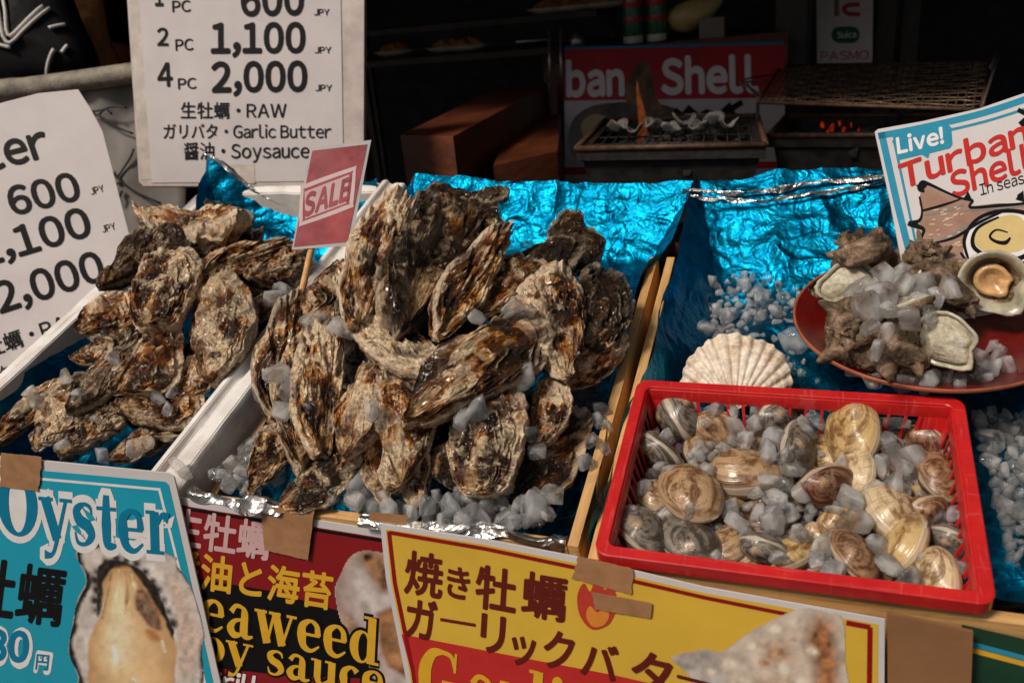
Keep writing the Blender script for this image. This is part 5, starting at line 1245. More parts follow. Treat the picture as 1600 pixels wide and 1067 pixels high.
for w_, p_, q_, em in (("Seaweed", (262, 974), (592, 1042), 98), ("Soy sauce", (268, 1022), (600, 1092), 76)):
    serif_text(FR, w_, p_, q_, em, I_BLK, "lettering_outline", -.0021, r, (.05, -1), grow=.045)
    serif_text(FR, w_, p_, q_, em, I_YEL, "lettering", -.0017, r, (.05, -1))
lettering(FR, [("Grill", (318, 1074), (402, 1088), 30, .03)], I_WHT, "lettering", -.0018, r)
sh_o = spline([(570, 862), (545, 872), (530, 900), (522, 920), (524, 945), (532, 975), (548, 1000), (570, 1030), (600, 1090), (680, 1090), (680, 880), (620, 870)], 6)
picture(FR, sh_o, [(sh_o, (.50, .36, .30), (.62, .56, .55), 3, .25, .05), (spline([(560, 866), (590, 866), (610, 900), (600, 930), (575, 900)], 5), (.32, .12, .04), (.42, .22, .12), 14, .7, .07),
    (spline([(548, 890), (572, 905), (600, 960), (590, 985), (560, 950)], 5), (.56, .46, .42), (.70, .62, .58), 16, .3, .06),
    (spline([(535, 960), (560, 985), (590, 1040), (560, 1030)], 5), (.36, .16, .06), (.46, .28, .18), 12, .7, .08), (spline([(596, 955), (590, 990), (602, 1040), (660, 1060), (660, 950)], 5), (.30, .12, .05), (.52, .28, .13), 8, .4, .06)], "oyster_picture", -.0023, r, 1.8, 11)
# yellow garlic butter poster
M_PYEL = plain("poster_yellow", (.74, .46, .05), .34, mottle=.08, mscale=9, bump=.3, bscale=8, coat=.35)
r = thing("garlic_poster", FY.at(950, 1040), "yellow and red garlic butter oyster poster hanging below the red basket", "poster")
sheet(FY, [(597, 814), (760, 838), (900, 865), (1100, 912), (1382, 962), (1380, 1240), (668, 1240), (634, 1040), (606, 900)], M_LAM, "panel", .0014, r, back=.004)
decal(FY, [[(606, 822), (760, 846), (900, 874), (1100, 920), (1372, 969), (1370, 1235), (672, 1235), (642, 1040), (614, 905)]], M_PYEL, "yellow_print", .0043, r)
decal(FY, band([(612, 827), (760, 852), (900, 881), (1100, 927), (1240, 955)], 6) + band([(611, 825), (620, 905), (648, 1042), (670, 1200)], 6) + band([(1322, 966), (1359, 973), (1356, 1200)], 8), I_DRED, "border_line", .0046, r)
decal(FY, [[(630, 985), (800, 1018), (960, 1048), (1040, 1066), (1040, 1230), (674, 1230), (655, 1080)]], I_RED, "red_print", .0045, r)
dn = (.06, -1)
lettering(FY, [("焼", (634, 914), (694, 924), 62, .026, dn), ("き", (700, 922), (736, 930), 46, .026, dn), ("牡", (744, 936), (808, 948), 62, .026, dn), ("蠣", (816, 948), (886, 960), 64, .026, dn),
               ("ガ", (636, 984), (684, 994), 60, .026, dn), ("ー", (690, 975), (745, 984), 16, .026, dn), ("リ", (752, 1006), (790, 1014), 56, .026, dn), ("ッ", (800, 1024), (838, 1032), 40, .026, dn), ("ク", (850, 1030), (898, 1040), 56, .026, dn),
               ("バ", (908, 1044), (966, 1058), 54, .026, dn), ("タ", (986, 1066), (1050, 1082), 62, .026, dn), ("ー", (1058, 1062), (1130, 1080), 16, .034, dn)], I_MAR, "lettering", .0047, r)
serif_text(FY, "Garlic", (654, 1086), (930, 1150), 116, I_YEL, "lettering", .0050, r, (.08, -1))
sh_o = spline([(1250, 944), (1200, 965), (1165, 985), (1130, 1010), (1100, 1008), (1050, 1020), (1070, 1040), (1090, 1070), (1110, 1110), (1310, 1110), (1320, 1020), (1316, 960), (1290, 950)], 6)
picture(FY, sh_o, [(sh_o, (.64, .53, .44), (.76, .62, .50), 3, .22, .05), (spline([(1275, 955), (1300, 970), (1310, 1040), (1305, 1110), (1280, 1110), (1275, 1050), (1262, 1000)], 5), (.44, .22, .12), (.36, .13, .05), 22, .6, .07),
    (spline([(1050, 1018), (1105, 1010), (1140, 1040), (1130, 1100), (1090, 1070)], 5), (.46, .38, .33), (.60, .53, .50), 14, .3, .06), (spline([(1195, 1000), (1230, 1000), (1240, 1030), (1200, 1030)], 5), (.56, .36, .24), (.58, .34, .2), 22, .4, .1),
    (spline([(1180, 1060), (1250, 1060), (1260, 1110), (1170, 1110)], 5), (.66, .44, .30), (.66, .42, .27), 26, .3, .08), *[(spline([(x_ - r_, y_), (x_, y_ - r_ * .8), (x_ + r_, y_ + 2), (x_ + 2, y_ + r_ * .7)], 5), (.70, .55, .42), (.86, .74, .62), r_ * .8, .3, .08) for x_, y_, r_ in ((1210, 975, 14), (1246, 966, 12), (1180, 1005, 16), (1225, 1040, 20), (1268, 1010, 12), (1140, 1030, 14), (1110, 1040, 10), (1160, 1056, 13), (1250, 1058, 15))], *[(spline([(x_ - r_, y_), (x_, y_ - r_ * .5), (x_ + r_, y_ + 2), (x_ + 2, y_ + r_ * .6)], 5), (.50, .24, .10), (.42, .17, .06), r_, .5, .1) for x_, y_, r_ in ((1290, 985, 9), (1296, 1030, 12), (1240, 992, 7), (1196, 1028, 8), (1286, 1060, 10))]], "oyster_picture", .0048, r, 2.0, 17)
decal(FY, [spline([(925, 976), (908, 955), (904, 925), (914, 905), (924, 918), (934, 896), (946, 915), (958, 908), (966, 935), (958, 962), (945, 974)], 5)], ink("flame_red", (.50, .05, .03)), "flame_picture", .0048, r)
decal(FY, [spline([(928, 972), (918, 955), (924, 940), (936, 950), (946, 938), (954, 955), (945, 970)], 5)], I_ORG, "flame_picture", .0051, r)
# strips of brown tape
def tape(pl, pts, label, off=.0056):
    rt_ = random.Random(label); f = []
    for (x0, y0), (x1, y1) in zip(pts, pts[1:] + pts[:1]):
        L_ = math.hypot(x1 - x0, y1 - y0); n_ = max(2, int(L_ / 5)); am = 1.6 if L_ < 56 else .5
        for k in range(n_): f.append((x0 + (x1 - x0) * k / n_ + rt_.uniform(-am, am), y0 + (y1 - y0) * k / n_ + rt_.uniform(-am, am)))
    o = sheet(pl, f, M_TAPE, "tape", .0003, None, back=off); return tag(o, label, "tape", "strips of brown tape holding the posters")
tape(FB, [(4, 706), (68, 712), (62, 766), (2, 758)], "brown tape strip across the top left of the blue poster", .002)
tape(FR, [(408, 790), (492, 794), (482, 874), (414, 858)], "wide brown tape strip on top of the red seaweed poster", .001)
tape(FY, [(906, 862), (992, 882), (988, 922), (897, 897)], "brown tape strip below the red basket's corner")
tape(FY, [(926, 917), (1020, 934), (1018, 958), (932, 944)], "short brown tape strip across the printed flame", .0062)
tape(FY, [(580, 797), (640, 803), (637, 818), (578, 812)], "brown tape end tucked at the yellow poster's top corner", .0022)
# cardboard and green poster at the lower right
M_CARD = plain("cardboard", (.27, .125, .05), .75, mottle=.12, mscale=14, bump=.3, bscale=60)
tag(sheet(FY, [(1386, 955), (1520, 985), (1510, 1240), (1388, 1240)], M_CARD, "cardboard_flap", .003, None, back=.002), "brown cardboard flap hanging right of the yellow poster", "cardboard")
r = thing("green_poster", FG.at(1570, 1060), "dark green poster with blue and yellow stripes at the lower right", "poster")
sheet(FG, [(1505, 985), (1720, 1035), (1720, 1240), (1500, 1240)], plain("poster_green", (.012, .05, .025), .4, mottle=.2, mscale=20), "panel", .001, r, back=-.006)
decal(FG, band([(1512, 1012), (1640, 1046)], 8), I_CYN, "stripe", -.0056, r); decal(FG, band([(1512, 1021), (1640, 1055)], 8), I_YEL, "stripe", -.0054, r)
# --- Live! Turban Shell sign on the plate
TS = facing(1480, 300, .905, lean=.32, yaw=-.12)
r = thing("turban_sign", TS.at(1500, 520), "laminated Live! Turban Shell sign with a drawn snail shell, standing on the plate", "sign")
def tq(pts): return pts
sheet(TS, [(1367, 206), (1372, 202), (1440, 190), (1530, 170), (1600, 146), (1800, 100), (1880, 470), (1690, 520), (1440, 560), (1420, 470), (1392, 320)], M_LAM, "panel", .0015, r)
for st_ in (stroke([(1372, 213), (1440, 200), (1540, 176), (1640, 142)], 10), stroke([(1377, 208), (1402, 320), (1432, 440)], 11, smooth=False), stroke([(1590, 518), (1690, 495), (1760, 478)], 7)): decal(TS, [st_], I_CYN, "border_line", .0004, r)
decal(TS, [stroke([(1394, 222), (1440, 213), (1540, 190), (1640, 158)], 4), stroke([(1397, 222), (1418, 320), (1440, 425)], 4, smooth=False)], I_CYN, "border_line", .0004, r)
decal(TS, [[(1394, 212), (1482, 196), (1486, 200), (1488, 226), (1484, 232), (1452, 240), (1450, 248), (1440, 242), (1402, 251)]], I_CYN, "speech_bubble", .0006, r)
lettering(TS, [("Live!", (1402, 241), (1475, 224), 27, .040, (-.12, -1))], I_WHT, "lettering", .0009, r)
tr = (-.16, -1)
lettering(TS, [("Turban", (1408, 296), (1608, 224), 38, .030, tr, .76), ("Shell", (1487, 310), (1616, 262), 42, .030, tr)], I_RED, "lettering", .0007, r)
lettering(TS, [("In season now", (1532, 306), (1668, 268), 17, .0, tr, .72)], I_BLK, "lettering", .0008, r)
lettering(TS, [("サザエ", (1535, 450), (1620, 426), 18, .02, tr)], I_RED, "lettering", .0007, r); lettering(TS, [("Turban", (1545, 480), (1650, 454), 26, .05, tr), ("Shell", (1560, 505), (1640, 484), 26, .05, tr)], I_BLK, "lettering", .0007, r)
M_SHB = mat_print("snail_print", [(.35, (.30, .17, .12)), (.55, (.38, .23, .17)), (.75, (.42, .27, .21))], 30); M_SHG = ink("snail_grey", (.25, .22, .21)); M_SHC = ink("snail_cream", (.66, .50, .22))
pic = decal(TS, [spline([(1442, 292), (1456, 294), (1478, 304), (1500, 312), (1520, 314), (1518, 322), (1560, 318), (1605, 318), (1660, 300), (1700, 330), (1690, 400), (1620, 440), (1580, 440), (1500, 420), (1494, 412), (1470, 406), (1434, 412), (1448, 395), (1446, 378), (1442, 368), (1436, 352), (1440, 330), (1436, 316)], 4)], M_SHB, "snail_picture", .0004, r)
decal(TS, [spline([(1556, 335), (1600, 330), (1640, 352), (1640, 395), (1600, 425), (1548, 420), (1510, 405), (1506, 372), (1525, 348)], 5)], I_WHT, "snail_picture", .0007, r)
decal(TS, [spline([(1560, 340), (1590, 338), (1606, 360), (1600, 388), (1570, 396), (1535, 392), (1520, 375), (1530, 355)], 6)], M_SHC, "snail_picture", .0009, r)
kk = [stroke([(1444, 300), (1436, 296), (1440, 286), (1450, 288), (1480, 302), (1500, 310), (1520, 314)], [3.0, 6.8, 5.8, 3.9, 3.0, 3.9]), stroke([(1436, 308), (1440, 330), (1436, 345), (1420, 350), (1442, 358), (1440, 372), (1448, 385), (1444, 396), (1452, 402)], [3.0, 3.0, 4.9, 6.8, 3.9, 3.0, 3.9, 3.0]),
      stroke([(1432, 414), (1450, 400), (1460, 410), (1434, 415)], 4), stroke([(1460, 400), (1480, 412), (1510, 414), (1500, 395)], [3.9, 4.9, 5.8, 3.0]), stroke([(1440, 330), (1470, 322), (1500, 312)], [3.0, 3.9, 1.9]), stroke([(1450, 382), (1490, 372), (1530, 348), (1565, 332)], [1.9, 3.9, 4.9, 3.0]),
      stroke([(1520, 314), (1516, 325), (1560, 322), (1600, 318), (1590, 308), (1596, 304)], [3.0, 3.9, 4.9, 3.9, 3.0, 5.8]), stroke([(1512, 405), (1506, 375), (1524, 345), (1560, 331), (1605, 336), (1620, 372), (1604, 398), (1575, 408), (1545, 402), (1520, 385), (1526, 358), (1560, 340)], [3.9, 5.8, 4.9, 5.8, 6.8, 7.8, 6.8, 7.8, 5.8, 6.8, 4.9, 3.0]),
      stroke([(1578, 372), (1570, 380), (1555, 378), (1546, 370), (1556, 360), (1574, 364)], [3.0, 6.8, 4.9, 3.9, 3.0, 1.9]), stroke([(1560, 402), (1590, 418), (1606, 405), (1622, 380)], [3.0, 5.8, 7.8, 4.9])]
kk += [[(1432, 346), (1416, 352), (1440, 360)], [(1440, 300), (1430, 290), (1450, 288)], [(1504, 312), (1512, 300), (1520, 316)], [(1586, 312), (1598, 298), (1600, 316)]]
decal(TS, kk, I_BLK, "snail_picture", .0011, r)
rs = random.Random(4)
decal(TS, [stroke([(x, y), (x + rs.uniform(4, 9), y - rs.uniform(0, 3))], 2.2, smooth=False) for x, y in [(rs.uniform(1448, 1500), rs.uniform(322, 395)) for _ in range(30)]], ink("snail_speck", (.60, .45, .30)), "snail_picture", .0009, r)
decal(TS, [stroke([(1445, 336), (1475, 330), (1505, 320)], [2, 6, 3]), stroke([(1462, 378), (1500, 362), (1530, 342)], [2, 7, 3]), stroke([(1500, 330), (1560, 326), (1600, 322)], [2, 4, 2])], M_SHG, "snail_picture", .0008, r)
decal(TS, [stroke([(1594, 196), (1612, 180)], 10), stroke([(1590, 172), (1625, 190)], 7)], I_BLK, "lettering", .0006, r)
# ------------------------------------------------------------------ the stall interior behind the trays
def on_z(px, py, z): r = ray(px, py); return CAM + r * ((z - CAM[2]) / r[2])
def dep(px, py, d): return CAM + ray(px, py) * d
M_IRON = plain("black_iron", (.020, .017, .015), .55, mottle=.5, mscale=40, bump=.4, metal=.3)
M_RUST = plain("rusty_iron", (.085, .040, .020), .6, mottle=.5, mscale=60, bump=.4, metal=.3)
M_STEEL = plain("dull_steel", (.30, .27, .24), .35, metal=.8, mottle=.2)
# grey tarp with rail
M_TARP = plain("grey_tarp", (.20, .18, .165), .8, mottle=.22, mscale=9, bump=.5, bscale=14)
TP = facing(190, 250, 1.66, lean=-.06)
n1, n2 = 34, 30; V = []
for i in range(n1):
    for j in range(n2):
        px, py = -180 + 470 * j / (n2 - 1), 128 + (480) * i / (n1 - 1) - 18 * j / n2
        V.append(TP.at(px, py, .014 * float(fbm(px * .02, py * .012, 1, 3, 3))))
m = MB(); m.add(V, [tuple(t) for t in grid_quads(n1, n2)]); tarp = m.build("tarp_panel", M_TARP, smooth=True)
md = tarp.modifiers.new("thick", 'SOLIDIFY'); md.thickness = .003
tag(tarp, "grey tarp screen hanging behind the price sheet and the price board", "tarp")
m = MB(); m.tube([TP.at(-190, 168, .02), TP.at(0, 148, .02), TP.at(110, 134, .02), TP.at(206, 120, .02), TP.at(300, 106, .02)], [.020, .0195, .0205, .020, .020], 14)
tag(m.build("rail_pipe", plain("bound_pipe", (.27, .23, .18), .7, mottle=.5, mscale=30, bump=.6), smooth=True), "thick grey wrapped pipe along the top of the tarp", "pipe")
m = MB()
for a in ([(146, 178), (165, 176), (185, 170), (205, 172)], [(160, 182), (185, 200), (215, 212)], [(150, 176), (160, 184), (172, 174), (182, 182)], [(175, 262), (190, 280), (215, 300), (258, 320)], [(190, 280), (210, 250), (216, 235)], [(188, 278), (196, 284), (190, 290)], [(198, 300), (190, 318)]):
    m.tube([TP.at(x, y, .02) for x, y in spline(a, 4, False)], .0022, 6)
tag(m.build("tie_wire", M_IRON, smooth=True), "dark wires tying the grey tarp together", "wire")
# black striped bag in the top left corner
BG = facing(70, 60, 1.86)
def bulge(name, pl, pts, mat, dep_, label, cat, seed=0, parent=None, rings=9, wob=.10):
    P = np.array(pts, float); c = P.mean(0); k = len(P); V = []
    for i in range(rings):
        f = 1 - i / (rings - 1); z = dep_ * math.sqrt(max(0, 1 - f * f))
        for x, y in P:
            qx, qy = c[0] + (x - c[0]) * f, c[1] + (y - c[1]) * f
            V.append(pl.at(qx, qy, z + dep_ * wob * float(fbm(qx * .03, qy * .03, 0, seed, 3)) * (1 - f)))
    for x, y in P: V.append(pl.at(x, y, -dep_ * .3))
    m = MB(); f = [tuple(t) for t in grid_quads(rings, k, True)]
    m.add(V, f + [tuple((rings) * k + j for j in range(k)), ] + [(j, rings * k + j, rings * k + (j + 1) % k, (j + 1) % k) for j in range(k)])
    o = m.build(name, mat, smooth=True); bm = bmesh.new(); bm.from_mesh(o.data); bmesh.ops.recalc_face_normals(bm, faces=bm.faces); bm.to_mesh(o.data); bm.free()
    if label: tag(o, label, cat)
    if parent: put(o, parent)
    return o
bag = bulge("striped_bag", BG, spline([(-120, -60), (60, -70), (100, -20), (122, 30), (140, 70), (150, 110), (120, 128), (40, 138), (-60, 146), (-140, 150)], 5), plain("black_nylon", (.006, .0055, .007), .75, mottle=.4, mscale=20, bump=.4, bscale=30, spec=.2), .07, "black bag with white stripes lying on the rail in the top left corner", "bag", 5)
m = MB(); C_ = np.array([3., 35.])
def onbag(x, y):
    P = np.array(spline([(-120, -60), (60, -70), (100, -20), (122, 30), (140, 70), (150, 110), (120, 128), (40, 138), (-60, 146), (-140, 150)], 5)); c = P.mean(0)
    d = np.array([x, y]) - c; a = np.arctan2(*(P - c).T[::-1]); o = np.argsort(a); rr = np.interp(math.atan2(d[1], d[0]), a[o], np.hypot(*(P - c).T)[o], period=2 * np.pi)
    f = min(1, np.hypot(*d) / rr); return BG.at(x, y, .07 * math.sqrt(max(0, 1 - f * f)) + .006)
for a in ([(20, -10), (30, 40), (46, 86), (98, 28)], [(28, -14), (40, 36), (48, 76), (90, 26)], [(0, 84), (20, 86), (46, 92)], [(108, 92), (96, 112), (84, 132)], [(100, 60), (118, 50)], [(0, 48), (12, 42)], [(118, 96), (124, 84)], [(0, 136), (40, 132)], [(14, 10), (24, -10)]):
    m.tube([onbag(x, y) for x, y in spline(a, 5, False)], .0042, 6)
put(m.build("piping", plain("white_piping", (.62, .58, .55), .6), smooth=True), bag)
bulge("apron", facing(130, 40, 2.05), spline([(92, -60), (150, -60), (160, 0), (170, 60), (192, 112), (150, 122), (128, 60)], 5), plain("orange_brown_cloth", (.48, .19, .06), .8, mottle=.5, mscale=14, bump=.4), .03, "orange and brown cloth hanging behind the black bag", "cloth", 8)
bulge("red_cushion", facing(200, 90, 2.2), spline([(150, 70), (205, 72), (215, 105), (160, 112)], 4), plain("red_cloth", (.20, .035, .015), .8, mottle=.3), .03, "reddish brown bundle behind the rail pipe", "bundle", 9)
# stepped wooden box
zt = dep(708, 212, 1.60)[2]
def wbox(tl, tr, bl, br, z, drop, name, parent):
    c = [on_z(*p, z) for p in (bl, br, tr, tl)]; m = MB(); m.hexa([q - AZ * drop for q in c] + c); return put(m.build(name, M_WOODD, bevel=.004), parent)
r = thing("wooden_steps", dep(740, 290, 1.7), "brown stepped wooden box behind the middle crate", "box")
wbox((782, 134), (862, 130), (624, 211), (708, 213), zt, .45, "block", r)
zt2 = dep(800, 243, 1.62)[2]
wbox((800, 180), (876, 178), (770, 258), (872, 206 + 30), zt - .075, .36, "block", r)
m = MB(); c = dep(690, 330, 1.9); m.box(c[0] - .6, c[0] + .45, c[1] - .30, c[1] + .30, .0, zt - .452)
tag(m.build("bench", M_DARK2), "dark bench that carries the stepped wooden box", "bench")
# banner on a table
BN = facing(1050, 150, 2.35)
r = thing("turban_banner", BN.at(1050, 300), "red banner reading Turban Shell hanging from a table at the back", "banner")
M_BRED = plain("banner_red", (.40, .010, .014), .5, mottle=.1, mscale=9, bump=.3, bscale=7)
sheet(BN, [(882, 74), (1225, 66), (1228, 300), (882, 306)], plain("banner_white", (.58, .50, .50), .5, mottle=.08, bump=.3, bscale=8), "panel", .002, r)
decal(BN, [[(882, 78), (1225, 70), (1226, 153), (882, 158)]], M_BRED, "red_print", .0008, r)
decal(BN, [[(882, 74), (1225, 66), (1225, 70), (882, 78)]], I_BLU, "blue_edge", .0009, r)
lettering(BN, [("ban", (885, 150), (976, 148), 56, .045), ("Shell", (1033, 146), (1186, 143), 58, .045)], ink("banner_letter", (.74, .68, .68)), "lettering", .0014, r)
decal(BN, [spline([(985, 168), (978, 140), (992, 105), (1008, 96), (1018, 112), (1024, 150), (1035, 172)], 5)], mat_print("banner_snail", [(.35, (.05, .03, .02)), (.6, (.22, .12, .05)), (.8, (.3, .2, .1))], 20), "snail_picture", .0016, r)
decal(BN, [spline([(890, 200), (920, 168), (980, 160), (1040, 165), (1070, 185), (1010, 215), (960, 250), (900, 250)], 5)], mat_print("banner_shell", [(.35, (.03, .022, .02)), (.6, (.12, .08, .06)), (.8, (.28, .2, .15))], 18), "snail_picture", .0011, r)
decal(BN, [spline([(908, 196), (925, 180), (948, 184), (956, 205), (940, 226), (916, 222)], 5)], ink("banner_cream", (.50, .36, .20)), "snail_picture", .0016, r)
decal(BN, [[(1050, 178), (1056, 168), (1066, 176), (1076, 164), (1092, 178), (1104, 170), (1120, 178), (1140, 160), (1150, 178)], stroke([(1140, 172), (1160, 160)], 9)], I_BLK, "lettering", .0012, r)
decal(BN, [[(882, 262), (1228, 252), (1228, 262), (882, 274)]], I_RED, "stripe", .0012, r)
tz = dep(1050, 66, 2.37)[2]
m = MB(); c0 = BN.at(872, 66, -.004); c1 = BN.at(1232, 66, -.004); bk = nz(np.array([FW[0], FW[1], 0])) * .55; c0[2] = c1[2] = tz
m.hexa([c0 - AZ * .03, c1 - AZ * .03, c1 + bk - AZ * .03, c0 + bk - AZ * .03, c0, c1, c1 + bk, c0 + bk])
tbl = tag(m.build("back_table", M_WOODD), "wooden table carrying bottles, with the red banner on its front", "table")
for cc in (c0, c1, c1 + bk, c0 + bk):
    q = cc * .94 + (c0 + c1 + bk) / 2 * .0 + ((c0 + c1 + c1 + bk + c0 + bk) / 4) * .06
    m = MB(); m.box(q[0] - .025, q[0] + .025, q[1] - .025, q[1] + .025, .06, tz - .031); put(m.build("leg", M_WOODD), tbl)
for xx, cap in ((950, 1), (965, 0)):
    pass
# bottles on the table
M_GLASSG = plain("green_glass", (.010, .13, .060), .15, mottle=.2, coat=.8); M_LBL = plain("red_label", (.42, .02, .03), .4); M_PALE = plain("pale_label", (.55, .50, .46), .5)
def on_table(px, back): 
    o = CAM + ray(px, 60) * 1; d = ray(px, 60); d = np.array([d[0], d[1], 0]); base = BN.at(px, 62); p = base + bk * back; p[2] = tz; return p
def revolve(prof, base, name, mat, parent=None, n=28):
    m = MB(); V = [base + np.array([r_ * math.cos(2 * math.pi * j / n), r_ * math.sin(2 * math.pi * j / n), z]) for r_, z in prof for j in range(n)]
    m.add(V, [tuple(t) for t in grid_quads(len(prof), n, True)]); o = m.build(name, mat, smooth=True)
    if parent is not None: put(o, parent)
    return o
for px, lb in ((998, "green bottle with red labels on the back table, left of its twin"), (1036, "green bottle with red labels on the back table, beside the pale squash")):
    p = on_table(px, .16); r = thing("bottle", p, lb, "bottle", "green bottles on the back table")
    revolve([(0, .001), (.026, .001), (.028, .006), (.028, .115), (.026, .13), (.013, .165), (.011, .205), (.012, .206)], p, "glass", M_GLASSG, r)
    revolve([(.0284, .060), (.0287, .061), (.0287, .074), (.0284, .075)], p, "label", M_LBL, r); revolve([(.0284, .004), (.0287, .005), (.0287, .022), (.0284, .023)], p, "base_band", M_PALE, r)
    revolve([(.0284, .10), (.0287, .101), (.0287, .118), (.0284, .119)], p, "label", M_LBL, r); revolve([(.0125, .195), (.014, .196), (.014, .215), (0, .216)], p, "cap", M_LBL, r)
p = on_table(1092, .2); m = MB()
V = []; k1, k2 = 16, 20
for i in range(k1):
    t = i / (k1 - 1); rr_ = .055 * math.sin(math.pi * min(1, t * .92 + .04)) ** .6 * (1 - .45 * t)
    cc = p + RT * (-.065 + .16 * t) + AZ * (.052 + .05 * t * t)
    for j in range(k2): a = 2 * math.pi * j / k2; V.append(cc + AZ * rr_ * math.sin(a) + nz(np.cross(RT, AZ)) * rr_ * math.cos(a))
m.add(V, [tuple(t) for t in grid_quads(k1, k2, True)] + [tuple(range(k2))[::-1], tuple((k1 - 1) * k2 + j for j in range(k2))])
tag(m.build("squash", plain("pale_yellow_rind", (.58, .44, .17), .5, mottle=.2), smooth=True), "pale yellow squash lying on the back table", "squash")
p = on_table(1117, .05); m = MB(); m.box(p[0] - .035, p[0] + .035, p[1] - .02, p[1] + .02, tz, tz + .055)
tag(m.build("carton", plain("grey_card", (.20, .17, .14), .7), bevel=.003), "small grey carton in front of the squash", "carton")
p = on_table(905, .1); r = thing("glass_jar", p, "small shiny jar at the left end of the back table", "jar"); revolve([(0, .001), (.022, .001), (.023, .03), (.016, .04)], p, "jar_body", M_STEEL, r); revolve([(.017, .04), (.018, .041), (.018, .052), (0, .053)], p, "lid", M_IRON, r)
# post and payment sign
M_POST = plain("dark_post", (.045, .032, .026), .6, mottle=.3)
for px, d, w, lb in ((1236, 2.5, .045, "dark timber post beside the red banner"), (1258, 2.62, .02, "thin dark post left of the payment sign"), (1382, 2.75, .03, "brown timber post right of the payment sign"), (1420, 2.8, .028, "reddish timber post at the far back")):
    p = dep(px, 60, d); m = MB(); m.box(p[0] - w, p[0] + w, p[1] - w, p[1] + w, .061, 1.838); tag(m.build("post", M_POST, bevel=.004), lb, "post")
IC = facing(1320, 50, 2.58)
r = thing("payment_sign", IC.at(1320, 100), "white payment sign with a green badge and pink letters, hanging at the back", "sign")
sheet(IC, [(1275, -60), (1365, -60), (1363, 98), (1277, 99)], plain("sign_white", (.66, .60, .56), .45, mottle=.08), "panel", .004, r)
decal(IC, [[(1303, 0), (1311, 0), (1311, 26), (1303, 26)]], ink("bronze", (.25, .15, .07)), "lettering", .0008, r)
decal(IC, [stroke([(1343, 8), (1325, 9), (1319, 15), (1325, 22), (1344, 23)], 7)], ink("logo_red", (.42, .05, .05)), "lettering", .0008, r)
decal(IC, [rrect(1299, 42, 1343, 68, 12)], ink("badge_green", (.02, .13, .05)), "badge", .0008, r)
lettering(IC, [("Suica", (1308, 60), (1338, 59), 10, .02)], I_WHT, "lettering", .0014, r)
lettering(IC, [("PASMO", (1282, 95), (1358, 93), 14, .025)], ink("logo_pink", (.55, .14, .20)), "lettering", .0010, r)
# charcoal grills
def frame_grill(front_l, front_r, back_r, back_l, d, drop, label, name="charcoal_grill"):
    z = dep(*front_l, d)[2]; c = [on_z(*p, z) for p in (front_l, front_r, back_r, back_l)]; cen = sum(c) / 4
    r = thing(name, cen - AZ * drop, label, "grill")
    inn = [q * .90 + cen * .10 for q in c]; bot = [q * .82 + cen * .18 - AZ * drop for q in c]; lipo = [q * 1.03 - cen * .03 for q in c]
    m = MB(); V = [*(q - AZ * .022 for q in lipo), *lipo, *inn, *(q - AZ * .05 for q in inn), *bot]
    V = lipo + inn + [q - AZ * .055 for q in inn]; V2 = [q - AZ * .022 for q in lipo] + [q * .97 + cen * .03 - AZ * .024 for q in c] + bot
    f = [(i, (i + 1) % 4, 4 + (i + 1) % 4, 4 + i) for i in range(4)] + [(4 + i, 4 + (i + 1) % 4, 8 + (i + 1) % 4, 8 + i) for i in range(4)] + [(8, 9, 10, 11)]
    f += [(i, 12 + i, 12 + (i + 1) % 4, (i + 1) % 4) for i in range(4)] + [(12 + i, 16 + i, 16 + (i + 1) % 4, 12 + (i + 1) % 4) for i in range(4)] + [(16 + i, 20 + i, 20 + (i + 1) % 4, 16 + (i + 1) % 4) for i in range(4)] + [(23, 22, 21, 20)]
    m.add(V + V2, f); o = m.build("firebox", M_IRON); bm = bmesh.new(); bm.from_mesh(o.data); bmesh.ops.recalc_face_normals(bm, faces=bm.faces); bm.to_mesh(o.data); bm.free(); put(o, r)
    m = MB()
    for i in range(4): m.tube([lipo[i] + AZ * .003, lipo[(i + 1) % 4] + AZ * .003], .006, 8)
    put(m.build("rim", M_RUST, smooth=True), r)
    return r, c, inn, cen, z
g1, c1_, in1, cen1, z1 = frame_grill((905, 234), (1192, 228), (1180, 184), (948, 190), 1.72, .16, "black charcoal grill with a flame and pale shells on it")
g2, c2_, in2, cen2, z2 = frame_grill((1205, 214), (1545, 212), (1520, 182), (1232, 184), 1.86, .20, "second black charcoal grill glowing under a wire net")
# charcoal, embers, flame
M_COAL = plain("charcoal", (.018, .016, .016), .9, mottle=.5, mscale=60, bump=.8); M_EMB = emis("ember", (1.0, .05, .012), .42); M_FLAME = emis("flame", (1.0, .20, .03), .30)
_t = M_FLAME.node_tree; _a = _t.nodes.new('ShaderNodeBsdfTransparent'); _m = _t.nodes.new('ShaderNodeMixShader'); _m.inputs[0].default_value = .34
_t.links.new(_a.outputs[0], _m.inputs[1]); _t.links.new(_t.nodes['Principled BSDF'].outputs[0], _m.inputs[2]); _t.links.new(_m.outputs[0], _t.nodes['Material Output'].inputs[0])
rc = random.Random(9)
def coal(cn, inn, z, n, gname):
    for i in range(n):
        u, v = rc.random(), rc.random(); p = (inn[0] * (1 - u) + inn[1] * u) * (1 - v) + (inn[3] * (1 - u) + inn[2] * u) * v
        o = bpy.data.objects.new("charcoal_lump", ICE_COAL[rc.randrange(3)]); COL.objects.link(o); o.location = p + AZ * (-.035 + rc.uniform(0, .012)); o.rotation_euler = [rc.uniform(0, 6) for _ in range(3)]; s = rc.uniform(.03, .05); o.scale = (s * 1.5, s, s)
        tag(o, gname, "charcoal", gname)
ICE_COAL = []
for i in range(3):
    me = ICE_ME[i].copy(); me.name = "charcoal_lump"; me.materials.clear(); me.materials.append(M_COAL); ICE_COAL.append(me)
